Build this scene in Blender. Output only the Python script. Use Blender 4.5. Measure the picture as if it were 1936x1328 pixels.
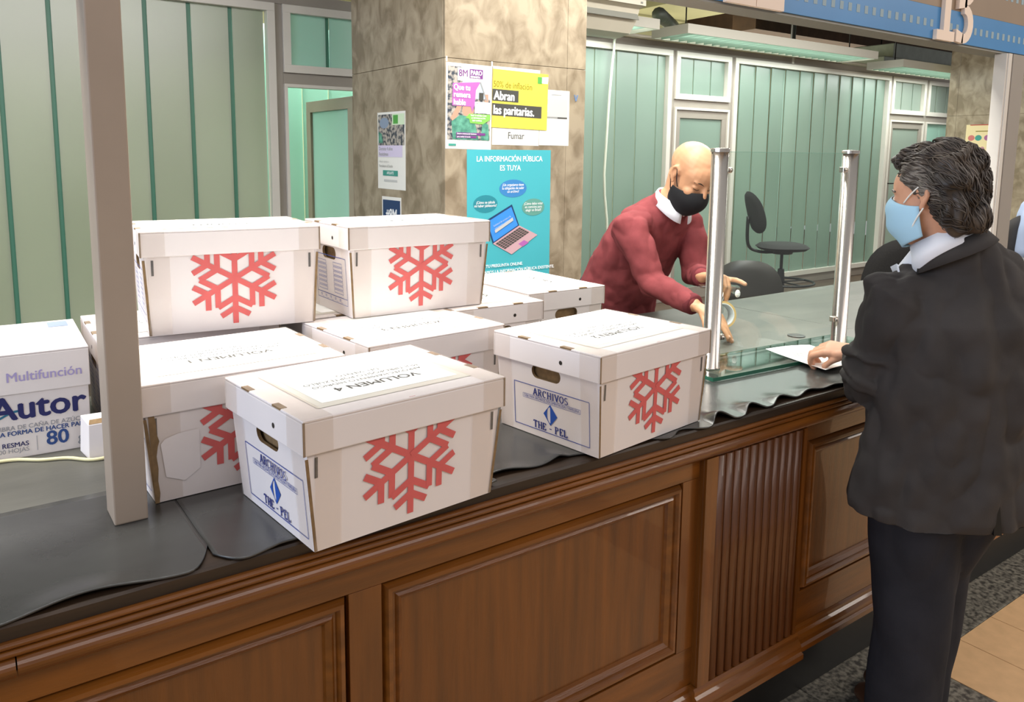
import bpy, bmesh, math, random
from mathutils import Vector, Matrix, noise

for _o in list(bpy.data.objects):
    bpy.data.objects.remove(_o, do_unlink=True)
scene = bpy.context.scene
C = scene.collection
random.seed(7)
ZC = 1.05            # height of the counter top above the public floor
ZO = 0.33            # height of the raised office floor behind the counter

# ------------------------------------------------------------------ camera
FPX, CX, CY = 1492.24, 930.91, 497.90
yaw, pitch, roll = math.radians(34.887), math.radians(-7.722), math.radians(0.410)
fwd = Vector((math.sin(yaw)*math.cos(pitch), math.cos(yaw)*math.cos(pitch), math.sin(pitch)))
rgt = fwd.cross(Vector((0, 0, 1))).normalized()
upv = rgt.cross(fwd)
r2 = rgt*math.cos(roll) + upv*math.sin(roll)
u2 = -rgt*math.sin(roll) + upv*math.cos(roll)
cam = bpy.data.cameras.new('camera')
cam.sensor_width = 36.0
cam.lens = FPX/1936*36
cam.shift_x = (968-CX)/1936
cam.shift_y = -(664-CY)/1936
cam.clip_start = 0.05
cob = bpy.data.objects.new('camera', cam)
C.objects.link(cob)
cob.matrix_world = Matrix(((r2.x, u2.x, -fwd.x, 0.0), (r2.y, u2.y, -fwd.y, -1.238), (r2.z, u2.z, -fwd.z, 0.6774+ZC), (0, 0, 0, 1)))
scene.camera = cob

# ------------------------------------------------------------------ world, exposure
w = bpy.data.worlds.new('world'); scene.world = w
w.use_nodes = True
w.node_tree.nodes['Background'].inputs[0].default_value = (1.0, 0.975, 0.965, 1)
w.node_tree.nodes['Background'].inputs[1].default_value = 0.36
vs = scene.view_settings
vs.view_transform = 'Standard'; vs.look = 'None'; vs.exposure = 0.08; vs.gamma = 1.0
vs.use_curve_mapping = False

def area(name, loc, rot, sx, sy, power, color):
    l = bpy.data.lights.new(name, 'AREA'); l.shape = 'RECTANGLE'; l.size = sx; l.size_y = sy
    l.energy = power; l.color = color
    o = bpy.data.objects.new(name, l); C.objects.link(o)
    o.location = loc; o.rotation_euler = rot
    return o
R90 = math.pi/2
# ceiling fluorescents over the counter and the public hall, daylight from the street side on the left
area('counter_ceiling_light', (0.9, 0.75, 3.25), (0, 0, 0), 4.2, 0.5, 165, (1.0, 0.985, 0.94))
area('office_ceiling_light', (5.0, 1.9, 3.2), (0, 0, 0), 5.0, 0.5, 150, (1.0, 0.98, 0.92))
area('hall_ceiling_light', (1.0, -2.6, 3.3), (math.radians(18), 0, 0), 5.0, 1.2, 46, (1.0, 0.90, 0.87))
area('hall_ceiling_light', (5.5, -2.0, 3.3), (0, 0, 0), 3.5, 1.2, 110, (1.0, 0.90, 0.80))
area('street_daylight', (-3.6, -0.2, 2.2), (0, math.radians(-80), 0), 2.2, 2.6, 120, (0.66, 0.78, 1.0))
area('back_room_light', (1.2, 6.0, 3.1), (math.radians(20), 0, 0), 5.0, 1.6, 400, (0.96, 1.0, 0.92))
area('far_wall_fill', (9.0, 6.6, 2.5), (math.pi, 0, 0), 9.0, 0.6, 160, (1.0, 0.97, 0.80))  # added fill without a fixture, aimed up to brighten far wall and ceiling
area('back_room_light', (7.5, 6.0, 3.1), (math.radians(20), 0, 0), 6.0, 1.6, 360, (0.92, 1.0, 0.95))

# ------------------------------------------------------------------ helpers
WM = {}
def lin(c):
    return tuple(((x/12.92) if x <= 0.04045 else ((x+0.055)/1.055)**2.4) for x in c)
def hexc(h):
    h = h.lstrip('#')
    return lin([int(h[i:i+2], 16)/255 for i in (0, 2, 4)])
MATS = {}
def mat(name, color, rough=0.5, metal=0.0, var=0.0, vscale=6.0, bump=0.0, bscale=40.0, stretch=(1, 1, 1), spec=0.5, color2=None, coat=0.0, detail=4.0, emit=0.0, ramp=(0.35, 0.7), dist=0.0):
    if name in MATS: return MATS[name]
    m = bpy.data.materials.new(name); m.use_nodes = True
    nt = m.node_tree; b = nt.nodes['Principled BSDF']
    col = hexc(color)
    b.inputs['Base Color'].default_value = (*col, 1)
    b.inputs['Roughness'].default_value = rough
    b.inputs['Metallic'].default_value = metal
    b.inputs['Specular IOR Level'].default_value = spec
    b.inputs['Coat Weight'].default_value = coat
    if emit:
        b.inputs['Emission Color'].default_value = (*col, 1); b.inputs['Emission Strength'].default_value = emit
    if var or bump or color2:
        tc = nt.nodes.new('ShaderNodeTexCoord'); mp = nt.nodes.new('ShaderNodeMapping')
        mp.inputs['Scale'].default_value = stretch
        nt.links.new(tc.outputs['Object'], mp.inputs[0])
        if var or color2:
            n = nt.nodes.new('ShaderNodeTexNoise'); n.inputs['Scale'].default_value = vscale; n.inputs['Detail'].default_value = detail
            n.inputs['Distortion'].default_value = dist
            nt.links.new(mp.outputs[0], n.inputs['Vector'])
            r = nt.nodes.new('ShaderNodeValToRGB')
            c2 = hexc(color2) if color2 else tuple(x*(1-var) for x in col)
            r.color_ramp.elements[0].position, r.color_ramp.elements[1].position = ramp
            r.color_ramp.elements[0].color = (*c2, 1); r.color_ramp.elements[1].color = (*col, 1)
            nt.links.new(n.outputs[0], r.inputs[0]); nt.links.new(r.outputs[0], b.inputs['Base Color'])
        if bump:
            n2 = nt.nodes.new('ShaderNodeTexNoise'); n2.inputs['Scale'].default_value = bscale; n2.inputs['Detail'].default_value = 4
            bp = nt.nodes.new('ShaderNodeBump'); bp.inputs['Strength'].default_value = bump; bp.inputs['Distance'].default_value = 0.01
            nt.links.new(mp.outputs[0], n2.inputs['Vector']); nt.links.new(n2.outputs[0], bp.inputs['Height'])
            nt.links.new(bp.outputs[0], b.inputs['Normal'])
    MATS[name] = m
    return m

def glass_mat(name, tint, gloss=0.08, rough=0.02):
    m = bpy.data.materials.new(name); m.use_nodes = True
    nt = m.node_tree; nt.nodes.clear()
    out = nt.nodes.new('ShaderNodeOutputMaterial'); mx = nt.nodes.new('ShaderNodeMixShader')
    tr = nt.nodes.new('ShaderNodeBsdfTransparent'); gl = nt.nodes.new('ShaderNodeBsdfGlossy')
    lw = nt.nodes.new('ShaderNodeLayerWeight'); lw.inputs[0].default_value = 0.5
    pw = nt.nodes.new('ShaderNodeMath'); pw.operation = 'POWER'; pw.inputs[1].default_value = 5.0
    mt = nt.nodes.new('ShaderNodeMath'); mt.operation = 'MULTIPLY_ADD'; mt.inputs[1].default_value = 0.9; mt.inputs[2].default_value = 0.03+gloss*0.2
    nt.links.new(lw.outputs['Facing'], pw.inputs[0])
    tr.inputs[0].default_value = (*tint, 1); gl.inputs['Roughness'].default_value = rough
    nt.links.new(pw.outputs[0], mt.inputs[0]); nt.links.new(mt.outputs[0], mx.inputs[0])
    nt.links.new(tr.outputs[0], mx.inputs[1]); nt.links.new(gl.outputs[0], mx.inputs[2]); nt.links.new(mx.outputs[0], out.inputs[0])
    return m

def frosted(name, c1, c2, trans=0.45, gloss=0.10, scale=0.6):
    m = bpy.data.materials.new(name); m.use_nodes = True
    nt = m.node_tree; nt.nodes.clear()
    out = nt.nodes.new('ShaderNodeOutputMaterial'); m1 = nt.nodes.new('ShaderNodeMixShader'); m2 = nt.nodes.new('ShaderNodeMixShader')
    d = nt.nodes.new('ShaderNodeBsdfDiffuse'); t = nt.nodes.new('ShaderNodeBsdfTranslucent'); g = nt.nodes.new('ShaderNodeBsdfGlossy')
    g.inputs['Roughness'].default_value = 0.32
    tc = nt.nodes.new('ShaderNodeTexCoord'); n = nt.nodes.new('ShaderNodeTexNoise'); n.inputs['Scale'].default_value = scale; n.inputs['Detail'].default_value = 2
    oi = nt.nodes.new('ShaderNodeObjectInfo'); ad = nt.nodes.new('ShaderNodeVectorMath')
    r = nt.nodes.new('ShaderNodeValToRGB'); r.color_ramp.elements[0].position = 0.3; r.color_ramp.elements[1].position = 0.7
    r.color_ramp.elements[0].color = (*hexc(c1), 1); r.color_ramp.elements[1].color = (*hexc(c2), 1)
    nt.links.new(tc.outputs['Object'], ad.inputs[0]); nt.links.new(oi.outputs['Random'], ad.inputs[1]); nt.links.new(ad.outputs[0], n.inputs['Vector'])
    nt.links.new(n.outputs[0], r.inputs[0])
    nt.links.new(r.outputs[0], d.inputs[0]); nt.links.new(r.outputs[0], t.inputs[0])
    m1.inputs[0].default_value = trans; m2.inputs[0].default_value = gloss
    nt.links.new(d.outputs[0], m1.inputs[1]); nt.links.new(t.outputs[0], m1.inputs[2])
    nt.links.new(m1.outputs[0], m2.inputs[1]); nt.links.new(g.outputs[0], m2.inputs[2]); nt.links.new(m2.outputs[0], out.inputs[0])
    return m

class MB:
    def __init__(s): s.v = []; s.f = []
    def add(s, v, f):
        o = len(s.v); s.v += [Vector(p) for p in v]; s.f += [tuple(i+o for i in q) for q in f]; return s
    def box(s, x0, x1, y0, y1, z0, z1):
        return s.add([(x0,y0,z0),(x1,y0,z0),(x1,y1,z0),(x0,y1,z0),(x0,y0,z1),(x1,y0,z1),(x1,y1,z1),(x0,y1,z1)],
                     [(0,3,2,1),(4,5,6,7),(0,1,5,4),(1,2,6,5),(2,3,7,6),(3,0,4,7)])
    def frustum(s, a0, b0, z0, a1, b1, z1, cx=0, cy=0):
        return s.add([(cx-a0,cy-b0,z0),(cx+a0,cy-b0,z0),(cx+a0,cy+b0,z0),(cx-a0,cy+b0,z0),(cx-a1,cy-b1,z1),(cx+a1,cy-b1,z1),(cx+a1,cy+b1,z1),(cx-a1,cy+b1,z1)],
                     [(0,3,2,1),(4,5,6,7),(0,1,5,4),(1,2,6,5),(2,3,7,6),(3,0,4,7)])
    def obox(s, c, size, M=None):
        m = MB().box(-size[0]/2, size[0]/2, -size[1]/2, size[1]/2, -size[2]/2, size[2]/2)
        M = M or Matrix.Identity(3)
        return s.add([Vector(c)+M@p for p in m.v], m.f)
    def poly(s, pts): return s.add(pts, [tuple(range(len(pts)))])
    def prism(s, pts, w0, w1, fn):
        n = len(pts)
        v = [fn(u, t, w0) for u, t in pts]+[fn(u, t, w1) for u, t in pts]
        f = [tuple(range(n)), tuple(range(2*n-1, n-1, -1))]+[(i, n+i, n+(i+1) % n, (i+1) % n) for i in range(n)]
        return s.add(v, f)
    def extrude_x(s, prof, x0, x1):     # closed profile of (y, z)
        n = len(prof)
        v = [(x0, y, z) for y, z in prof]+[(x1, y, z) for y, z in prof]
        return s.add(v, [tuple(range(n-1, -1, -1)), tuple(range(n, 2*n))]+[(i, (i+1) % n, n+(i+1) % n, n+i) for i in range(n)])
    def tube(s, pts, r, seg=8, ry=None, ref=None, caps=True):
        pts = [Vector(p) for p in pts]; n = len(pts)
        if not isinstance(r, (list, tuple)): r = [r]*n
        ry = ry if ry is not None else r
        if not isinstance(ry, (list, tuple)): ry = [ry]*n
        o = len(s.v); prev = Vector(ref) if ref else None
        for i, p in enumerate(pts):
            t = (pts[min(i+1, n-1)]-pts[max(i-1, 0)]).normalized()
            a = prev if prev is not None else (Vector((0, 0, 1)) if abs(t.z) < 0.9 else Vector((1, 0, 0)))
            side = (a-t*a.dot(t))
            side = side.normalized() if side.length > 1e-6 else t.orthogonal().normalized()
            if not ref: prev = side
            b = t.cross(side)
            for k in range(seg):
                an = 2*math.pi*k/seg
                s.v.append(p+side*math.cos(an)*r[i]+b*math.sin(an)*ry[i])
        for i in range(n-1):
            for k in range(seg):
                s.f.append((o+i*seg+k, o+i*seg+(k+1) % seg, o+(i+1)*seg+(k+1) % seg, o+(i+1)*seg+k))
        if caps:
            s.f.append(tuple(o+k for k in range(seg-1, -1, -1))); s.f.append(tuple(o+(n-1)*seg+k for k in range(seg)))
        return s
    def limb(s, secs, ref=(1, 0, 0), seg=18):      # [(p, rx, ry)] closed rounded loft
        p = [Vector(q[0]) for q in secs]; rx = [q[1] for q in secs]; ry = [q[2] for q in secs]
        def cap(i, j, pp):
            d = (p[i]-p[j]).normalized(); m = min(rx[i], ry[i]); out = []
            for a in (0.3, 0.6, 0.85, 0.97):
                out.append((p[i]+d*m*a, rx[i]*math.sqrt(1-a*a), ry[i]*math.sqrt(1-a*a)))
            return out
        st = cap(0, 1, 0)[::-1]; en = cap(-1, -2, 0)
        allp = st+[(a, b, c) for a, b, c in zip(p, rx, ry)]+en
        return s.tube([q[0] for q in allp], [q[1] for q in allp], seg, [q[2] for q in allp], ref)
    def ball(s, c, r, M=None, seg=16, rings=10):
        c = Vector(c); o = len(s.v); M = M or Matrix.Identity(3)
        if not isinstance(r, (tuple, list)): r = (r, r, r)
        for i in range(1, rings):
            th = math.pi*i/rings
            for k in range(seg):
                ph = 2*math.pi*k/seg
                s.v.append(c+M@Vector((r[0]*math.sin(th)*math.cos(ph), r[1]*math.sin(th)*math.sin(ph), r[2]*math.cos(th))))
        s.v += [c+M@Vector((0, 0, r[2])), c-M@Vector((0, 0, r[2]))]
        T = o+(rings-1)*seg
        for i in range(rings-2):
            for k in range(seg):
                s.f.append((o+i*seg+k, o+(i+1)*seg+k, o+(i+1)*seg+(k+1) % seg, o+i*seg+(k+1) % seg))
        for k in range(seg):
            s.f.append((T, o+k, o+(k+1) % seg)); s.f.append((T+1, o+(rings-2)*seg+(k+1) % seg, o+(rings-2)*seg+k))
        return s
    def rev(s, prof, c=(0, 0, 0), seg=20):
        c = Vector(c); o = len(s.v); n = len(prof)
        for r, z in prof:
            for k in range(seg):
                a = 2*math.pi*k/seg; s.v.append(c+Vector((r*math.cos(a), r*math.sin(a), z)))
        for i in range(n-1):
            for k in range(seg): s.f.append((o+i*seg+k, o+i*seg+(k+1) % seg, o+(i+1)*seg+(k+1) % seg, o+(i+1)*seg+k))
        s.f.append(tuple(o+k for k in range(seg-1, -1, -1))); s.f.append(tuple(o+(n-1)*seg+k for k in range(seg)))
        return s
    def mesh(s, name, M=None):
        me = bpy.data.meshes.new(name)
        me.from_pydata([tuple(M@p) if M else tuple(p) for p in s.v], [], s.f); me.update()
        return me
    def build(s, name, m, parent=None, smooth=False, bevel=0.0, local=False, fix=False):
        M = None
        if parent is not None and not local: M = WM[parent].inverted()
        me = s.mesh(name, M)
        if fix:
            b = bmesh.new(); b.from_mesh(me); bmesh.ops.recalc_face_normals(b, faces=b.faces); b.to_mesh(me); b.free()
        return link(name, me, m, parent, smooth, bevel)

def link(name, me, m, parent=None, smooth=False, bevel=0.0):
    if m and not me.materials: me.materials.append(m)
    if smooth: me.polygons.foreach_set('use_smooth', [True]*len(me.polygons))
    o = bpy.data.objects.new(name, me); C.objects.link(o)
    if parent is not None: o.parent = parent
    WM[o] = WM[parent] if parent is not None else Matrix.Identity(4)
    if bevel:
        b = o.modifiers.new('bevel', 'BEVEL'); b.width = bevel; b.segments = 2; b.limit_method = 'ANGLE'; b.angle_limit = math.radians(40)
    return o

def tag(o, label=None, cat=None, group=None, kind=None):
    if label: o['label'] = label
    if cat: o['category'] = cat
    if group: o['group'] = group
    if kind: o['kind'] = kind
    return o
def thing(name, label, cat, loc=(0, 0, 0), rz=0.0, group=None, kind=None):
    o = bpy.data.objects.new(name, None); C.objects.link(o); o.empty_display_size = 0.1
    o.location = loc; o.rotation_euler = (0, 0, rz)
    WM[o] = Matrix.Translation(loc) @ Matrix.Rotation(rz, 4, 'Z')
    return tag(o, label, cat, group, kind)
def struct(name, mb, m, label=None, cat=None, **k):
    o = mb.build(name, m, **k); return tag(o, label, cat, kind='structure')
def P(x, y, z): return Vector((x, y, z+ZC))

def text_mb(body, size, bold=0.0, align='CENTER', fn=None, sx=1.0):
    cu = bpy.data.curves.new('t', 'FONT'); cu.body = body; cu.size = size; cu.align_x = align; cu.align_y = 'CENTER'
    cu.resolution_u = 3; cu.fill_mode = 'FRONT'
    ob = bpy.data.objects.new('t', cu); C.objects.link(ob)
    me = bpy.data.meshes.new_from_object(ob)
    mb = MB()
    nr = (fn(1, 0)-fn(0, 0)).cross(fn(0, 0.1)-fn(0, 0)).normalized()
    sh = [(0, 0)] if bold < 1e-6 else [(0, 0), (bold, 0), (-bold, 0), (0, bold*0.7), (0, -bold*0.7)]
    for k_, (dx, dy) in enumerate(sh):
        mb.add([fn(p.co.x*sx+dx, p.co.y+dy)+nr*0.00003*k_ for p in me.vertices], [tuple(f.vertices) for f in me.polygons])
    bpy.data.objects.remove(ob, do_unlink=True); bpy.data.curves.remove(cu); bpy.data.meshes.remove(me)
    return mb

def fuse(mb, voxel, smooth=4, wob=None):
    me = mb.mesh('tmp')
    b = bmesh.new(); b.from_mesh(me); bmesh.ops.recalc_face_normals(b, faces=b.faces); b.to_mesh(me); b.free()
    ob = bpy.data.objects.new('tmp', me); C.objects.link(ob)
    r = ob.modifiers.new('r', 'REMESH'); r.mode = 'VOXEL'; r.voxel_size = voxel
    if smooth:
        s = ob.modifiers.new('s', 'SMOOTH'); s.factor = 0.5; s.iterations = smooth
    dg = bpy.context.evaluated_depsgraph_get()
    me2 = bpy.data.meshes.new_from_object(ob.evaluated_get(dg))
    bpy.data.objects.remove(ob, do_unlink=True); bpy.data.meshes.remove(me)
    if wob:
        me2.update()
        nrm = [v.normal.copy() for v in me2.vertices]
        for v, n in zip(me2.vertices, nrm): v.co += n*wob(v.co)
    return me2
def fused(name, mb, m, parent, voxel=0.006, smooth=4, wob=None):
    me = fuse(mb, voxel, smooth, wob)
    me.transform(WM[parent].inverted())
    me.materials.clear()
    return link(name, me, m, parent, True)

def stroke_poly(p, q, wd):
    p = Vector(p); q = Vector(q); d = (q-p).normalized(); n = Vector((-d.y, d.x))*wd/2
    return [p-n, q-n, q+n, p+n]

# ------------------------------------------------------------------ materials
M_wood = mat('varnished_wood', '#7f4a16', 0.30, color2='#5a320c', vscale=5, stretch=(0.6, 6, 6), bump=0.08, bscale=60, coat=0.35, detail=8, ramp=(0.3, 0.75))
M_woodv = mat('varnished_wood_upright', '#774413', 0.30, color2='#542e0a', vscale=5, stretch=(7, 7, 0.5), bump=0.08, bscale=60, coat=0.35, detail=8, ramp=(0.3, 0.75))
M_reed = mat('reed_wood', '#6f3f15', 0.38, color2='#4c280c', vscale=5, stretch=(9, 9, 0.5), bump=0.1, bscale=60, coat=0.2, detail=8, ramp=(0.3, 0.75))
M_darkwood = mat('dark_edge_wood', '#3a2a1c', 0.45, color2='#22180f', vscale=8, stretch=(0.5, 5, 5))
M_black = mat('black_plinth', '#100f0e', 0.4)
M_granite = mat('dark_granite', '#807c70', 0.4, color2='#3a3833', vscale=55, detail=6, ramp=(0.38, 0.62))
M_tan = mat('tan_floor_tile', '#d9b284', 0.45, var=0.12, vscale=18, bump=0.03, bscale=90)
M_grout = mat('grout', '#8a7450', 0.9)
M_stone = mat('grey_counter_stone', '#615f58', 0.40, color2='#4a4943', vscale=3.5, stretch=(0.6, 2, 1), bump=0.03, bscale=70, detail=8, spec=0.35)
M_rubber = mat('black_rubber', '#454543', 0.27, var=0.3, vscale=5, bump=0.03, bscale=25, spec=0.55)
M_post = mat('taupe_painted_steel', '#a39281', 0.5, var=0.1, vscale=5, bump=0.02)
M_alu = mat('brushed_aluminium', '#a9a196', 0.45, metal=0.25, var=0.06, vscale=4)
M_white_frame = mat('pale_aluminium_frame', '#d8d2c8', 0.4, metal=0.1, var=0.04)
M_grey_frame = mat('grey_aluminium_profile', '#9c948a', 0.45, metal=0.15, var=0.06)
M_marble = mat('brown_marble', '#ae9f87', 0.25, color2='#857660', vscale=9, stretch=(1.1, 1.1, 0.8), detail=15, ramp=(0.36, 0.62), dist=0.55, spec=0.4)
M_marble_joint = mat('marble_joint', '#5c4f3c', 0.8)
M_joint = mat('dark_green_joint', '#4d7f6a', 0.4)
M_officefloor = mat('brown_office_floor', '#5a4a3c', 0.5, var=0.2, vscale=8)
M_ceiling = mat('dim_ceiling', '#5a5142', 0.9, color2='#40342a', vscale=1.2)
M_beam = mat('olive_beam', '#8b8664', 0.8, var=0.12, vscale=2)
M_brown = mat('brown_beam', '#4b3524', 0.8, var=0.3, vscale=6)
M_cream = mat('cream_plastic', '#ddd6c4', 0.45, var=0.04)
M_greyplastic = mat('grey_plastic', '#8f8f86', 0.5)
M_black_metal = mat('black_metal', '#141414', 0.4)
G_left = frosted('frosted_channel_glass', '#bcc4ac', '#d0d7c2', 0.5, 0.16)
G_right = frosted('teal_channel_glass', '#98b0a3', '#adc2b5', 0.5, 0.12)
G_teal = frosted('bright_teal_glass', '#c0e4d8', '#d2efe6', 0.55, 0.10)
G_pale = frosted('pale_channel_glass', '#aebdb2', '#c0ccc2', 0.55, 0.10)

# ------------------------------------------------------------------ floor
fl = MB().box(-4, 9.5, -5, 0.5, -0.12, -0.006)
floor = struct('floor', fl, M_grout, 'public hall floor of dark granite borders and tan tiles', 'floor')
def slab(name, x0, x1, y0, y1, z1, m, parent, th=0.02, bev=0.0015):
    mb = MB().box(x0, x1, y0, y1, z1-th, z1)
    return mb.build(name, m, parent, bevel=bev)
g = 0.0015
xs = [-1.0, -0.2, 0.6, 1.4, 2.2, 3.0, 3.8, 4.6, 5.4, 6.2, 7.0]
for a, b in zip(xs, xs[1:]): slab('granite_slab', a+g, b-g, -0.03+g, 0.5, 0.0, M_granite, floor)
ys = [-0.03, -0.53, -1.03, -1.53, -2.03]
for a, b in zip(ys, ys[1:]): slab('granite_slab', 2.37, 2.67-g, b+g, a-g, 0.0, M_granite, floor)
k = 0
tile_me = None
for i in range(14):
    for y0 in ys[:-1]:
        x0 = 2.67+i*0.25
        if tile_me is None:
            t = MB().box(0+g, 0.25-g, -0.5+g, 0-g, -0.02, 0.0); tile_me = t.mesh('floor_tile'); tile_me.materials.append(M_tan)
        o = link('floor_tile', tile_me, M_tan, floor); o.location = (x0, y0, 0)
for i in range(8):
    for y0 in ys[:-1]:
        o = link('floor_tile', tile_me, M_tan, floor); o.location = (2.37-0.25*(i+1), y0, 0)
of = MB().box(-4, 14, 0.95, 12, 0.0, ZO)
struct('floor_office', of, M_officefloor, 'raised brown office floor behind the counter', 'floor')

# ------------------------------------------------------------------ counter (wooden front)
CT0, CT1 = -1.2, 6.2
ctr = thing('wooden_counter', 'long varnished wooden service counter with panels and a reeded pilaster', 'counter', (2.0, 0.5, 0))
MB().box(CT0, CT1, 0.16, 0.94, 0.0, ZC-0.04).build('carcass', M_darkwood, ctr)
MB().box(CT0, CT1, 0.94, 1.165, ZO, ZC-0.04).build('back_panel', M_darkwood, ctr)
MB().box(CT0, CT1, 0.13, 0.16, 0.002, ZC-0.78).build('plinth', M_black, ctr)
def arc(cy, cz, r, a0, a1, n=7):
    return [(cy+r*math.cos(math.radians(a0+(a1-a0)*i/n)), cz+r*math.sin(math.radians(a0+(a1-a0)*i/n))) for i in range(n+1)]
Z = ZC
MB().extrude_x([(0.16, Z-0.002), (0.038, Z-0.002), (0.034, Z-0.006), (0.034, Z-0.026), (0.16, Z-0.026)], CT0, CT1).build('top_edge_strip', M_darkwood, ctr)
MB().extrude_x([(0.16, Z-0.0265)]+arc(0.030, Z-0.032, 0.0055, 90, 270)+[(0.16, Z-0.0378)], CT0, CT1).build('upper_bead', M_wood, ctr)
MB().extrude_x([(0.16, Z-0.0385)]+arc(0.028, Z-0.044, 0.0055, 90, 270)+[(0.16, Z-0.0498)], CT0, CT1).build('lower_bead', M_wood, ctr)
for x0, x1 in ((CT0, 0.04), (0.042, CT1)):
    MB().extrude_x([(0.16, Z-0.0505)]+arc(0.036, Z-0.068, 0.0172, 90, 250, 10)+[(0.046, Z-0.086), (0.16, Z-0.086)], x0, x1).build('bullnose_moulding', M_wood, ctr)
# rails and stiles of the panelled front (face at y=0.05)
YF = 0.052
MB().box(CT0, CT1, YF, 0.09, Z-0.142, Z-0.0865).build('top_rail', M_wood, ctr, bevel=0.001)
MB().box(CT0, CT1, YF, 0.09, Z-0.722, Z-0.615).build('bottom_rail', M_wood, ctr, bevel=0.001)
pans = [(-0.277, 0.575), (0.644, 1.496), (2.036, 2.888), (2.957, 3.809), (3.878, 4.73), (4.80, 5.65)]
edges = [CT0]+[v for p in pans for v in p]+[CT1]
for a, b in zip(edges[0::2], edges[1::2]):
    MB().box(a, b, YF, 0.09, Z-0.6145, Z-0.1425).build('stile', M_woodv, ctr, bevel=0.001)
def rect_frame(mb, x0, x1, z0, z1, prof):
    o = len(mb.v)
    for ins, y in prof:
        mb.v += [Vector((x0+ins, y, z0+ins)), Vector((x1-ins, y, z0+ins)), Vector((x1-ins, y, z1-ins)), Vector((x0+ins, y, z1-ins))]
    for i in range(len(prof)-1):
        for k in range(4):
            mb.f.append((o+i*4+k, o+i*4+(k+1) % 4, o+(i+1)*4+(k+1) % 4, o+(i+1)*4+k))
    return mb
for a, b in pans:
    m = rect_frame(MB(), a, b, Z-0.614, Z-0.143, [(0.0, 0.09), (0.001, 0.072), (0.004, 0.062), (0.012, 0.046), (0.02, 0.045), (0.026, 0.056), (0.030, 0.056), (0.036, 0.050), (0.046, 0.058), (0.050, 0.068), (0.052, 0.09)])
    m.build('panel_moulding', M_wood, ctr)
    MB().box(a+0.049, b-0.049, 0.066, 0.088, Z-0.566, Z-0.191).build('field_panel', M_woodv, ctr)
# base moulding, with a return around the pilaster
bp_prof = [(0.13, Z-0.7225), (0.052, Z-0.7225), (0.047, Z-0.730), (0.047, Z-0.742), (0.040, Z-0.748), (0.034, Z-0.760), (0.034, Z-0.775), (0.026, Z-0.779), (0.026, Z-0.795), (0.13, Z-0.795)]
MB().extrude_x(bp_prof, CT0, 1.5555).build('base_moulding', M_wood, ctr)
MB().extrude_x(bp_prof, 1.9885, CT1).build('base_moulding', M_wood, ctr)
PX0, PX1, YP = 1.556, 1.988, 0.028
pil = MB().box(PX0, PX1, YP+0.008, 0.092, Z-0.722, Z-0.0868).build('pilaster', M_woodv, ctr, bevel=0.0015)
MB().box(PX0, PX0+0.045, YP, YP+0.0078, Z-0.722, Z-0.0868).build('pilaster_fillet', M_woodv, pil)
MB().box(PX1-0.014, PX1, YP, YP+0.0078, Z-0.722, Z-0.0868).build('pilaster_fillet', M_woodv, pil)
nre = 11; x0 = PX0+0.047; wre = (PX1-0.016-x0)/nre
rm = MB(); prof = [(wre*0.5*0.92*math.cos(math.radians(a)), -0.009*math.sin(math.radians(a))) for a in range(0, 181, 20)]
n = len(prof)
v = [(u, t, 0) for u, t in prof]+[(u, t, 0.63) for u, t in prof]
rm.add(v, [tuple(range(n)), tuple(range(2*n-1, n-1, -1))]+[(i, n+i, n+(i+1) % n, (i+1) % n) for i in range(n)])
rme = rm.mesh('reed'); rme.materials.append(M_reed)
for i in range(nre):
    o = link('reed', rme, M_reed, pil, True); o.location = (x0+wre*(i+0.5)-2.0, YP+0.0079-0.5, Z-0.719)
MB().extrude_x([(y-0.022, z) for y, z in bp_prof], PX0-0.012, PX1+0.012).build('pilaster_base', M_wood, ctr)

# counter top slab (stone), with the visible joints between its slabs
top = thing('counter_top', 'dark grey worn stone top of the long counter', 'countertop', (2.0, 0.6, ZC-0.04))
tx = [CT0, 0.95, 2.95, 4.6, CT1]
for a, b in zip(tx, tx[1:]):
    MB().box(a+0.001, b-0.001, 0.161, 1.172, ZC-0.0395, ZC).build('stone_slab', M_stone, top, bevel=0.002)

# rubber mats along the public edge
def rubber(label, x0, x1, amp, wl, yfront, ph, right_round=0.0, left_round=0.0, flat=None):
    nx, ny = int((x1-x0)/0.008), 26
    mb = MB(); yb = 0.445; rr = random.Random(int(x0*100)+5)
    ks = [(wl*(0.8+0.5*rr.random()), rr.random()*6.28) for _ in range(3)]
    for j in range(ny+1):
        t = (j/ny)
        for i in range(nx+1):
            x = x0+(x1-x0)*i/nx
            wv = sum(math.sin(6.283*x/kk+p+ph) for kk, p in ks)/2.2
            yf = yfront+0.012*wv+0.01*math.sin(x*7+ph)
            if right_round and x > x1-right_round: yf += 0.07*((x-(x1-right_round))/right_round)**2
            if left_round and x < x0+left_round: yf += 0.05*(((x0+left_round)-x)/left_round)**2
            y = yf+(yb-yf)*t**1.6
            d = y-yf
            z = 0.004+amp*max(0.0, wv*0.7+0.35)*math.exp(-(d/0.035)**2) - 0.0*d
            if flat: z = 0.004+(z-0.004)*min(1.0, max(0.0, max(flat[0]-x, x-flat[1])/0.03))
            mb.v.append(Vector((x, y, ZC+z)))
    for j in range(ny):
        for i in range(nx):
            a = j*(nx+1)+i; mb.f.append((a, a+1, a+nx+2, a+nx+1))
    o = mb.build('rubber_mat', M_rubber, None, smooth=True)
    s = o.modifiers.new('thick', 'SOLIDIFY'); s.thickness = 0.0035; s.offset = -1
    return tag(o, label, 'mat', 'rubber mats on the counter')
rubber('black rubber mat with long slow waves under the foot of the grey post', -0.9, 0.335, 0.010, 0.30, 0.030, 0.6, right_round=0.05)
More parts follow.
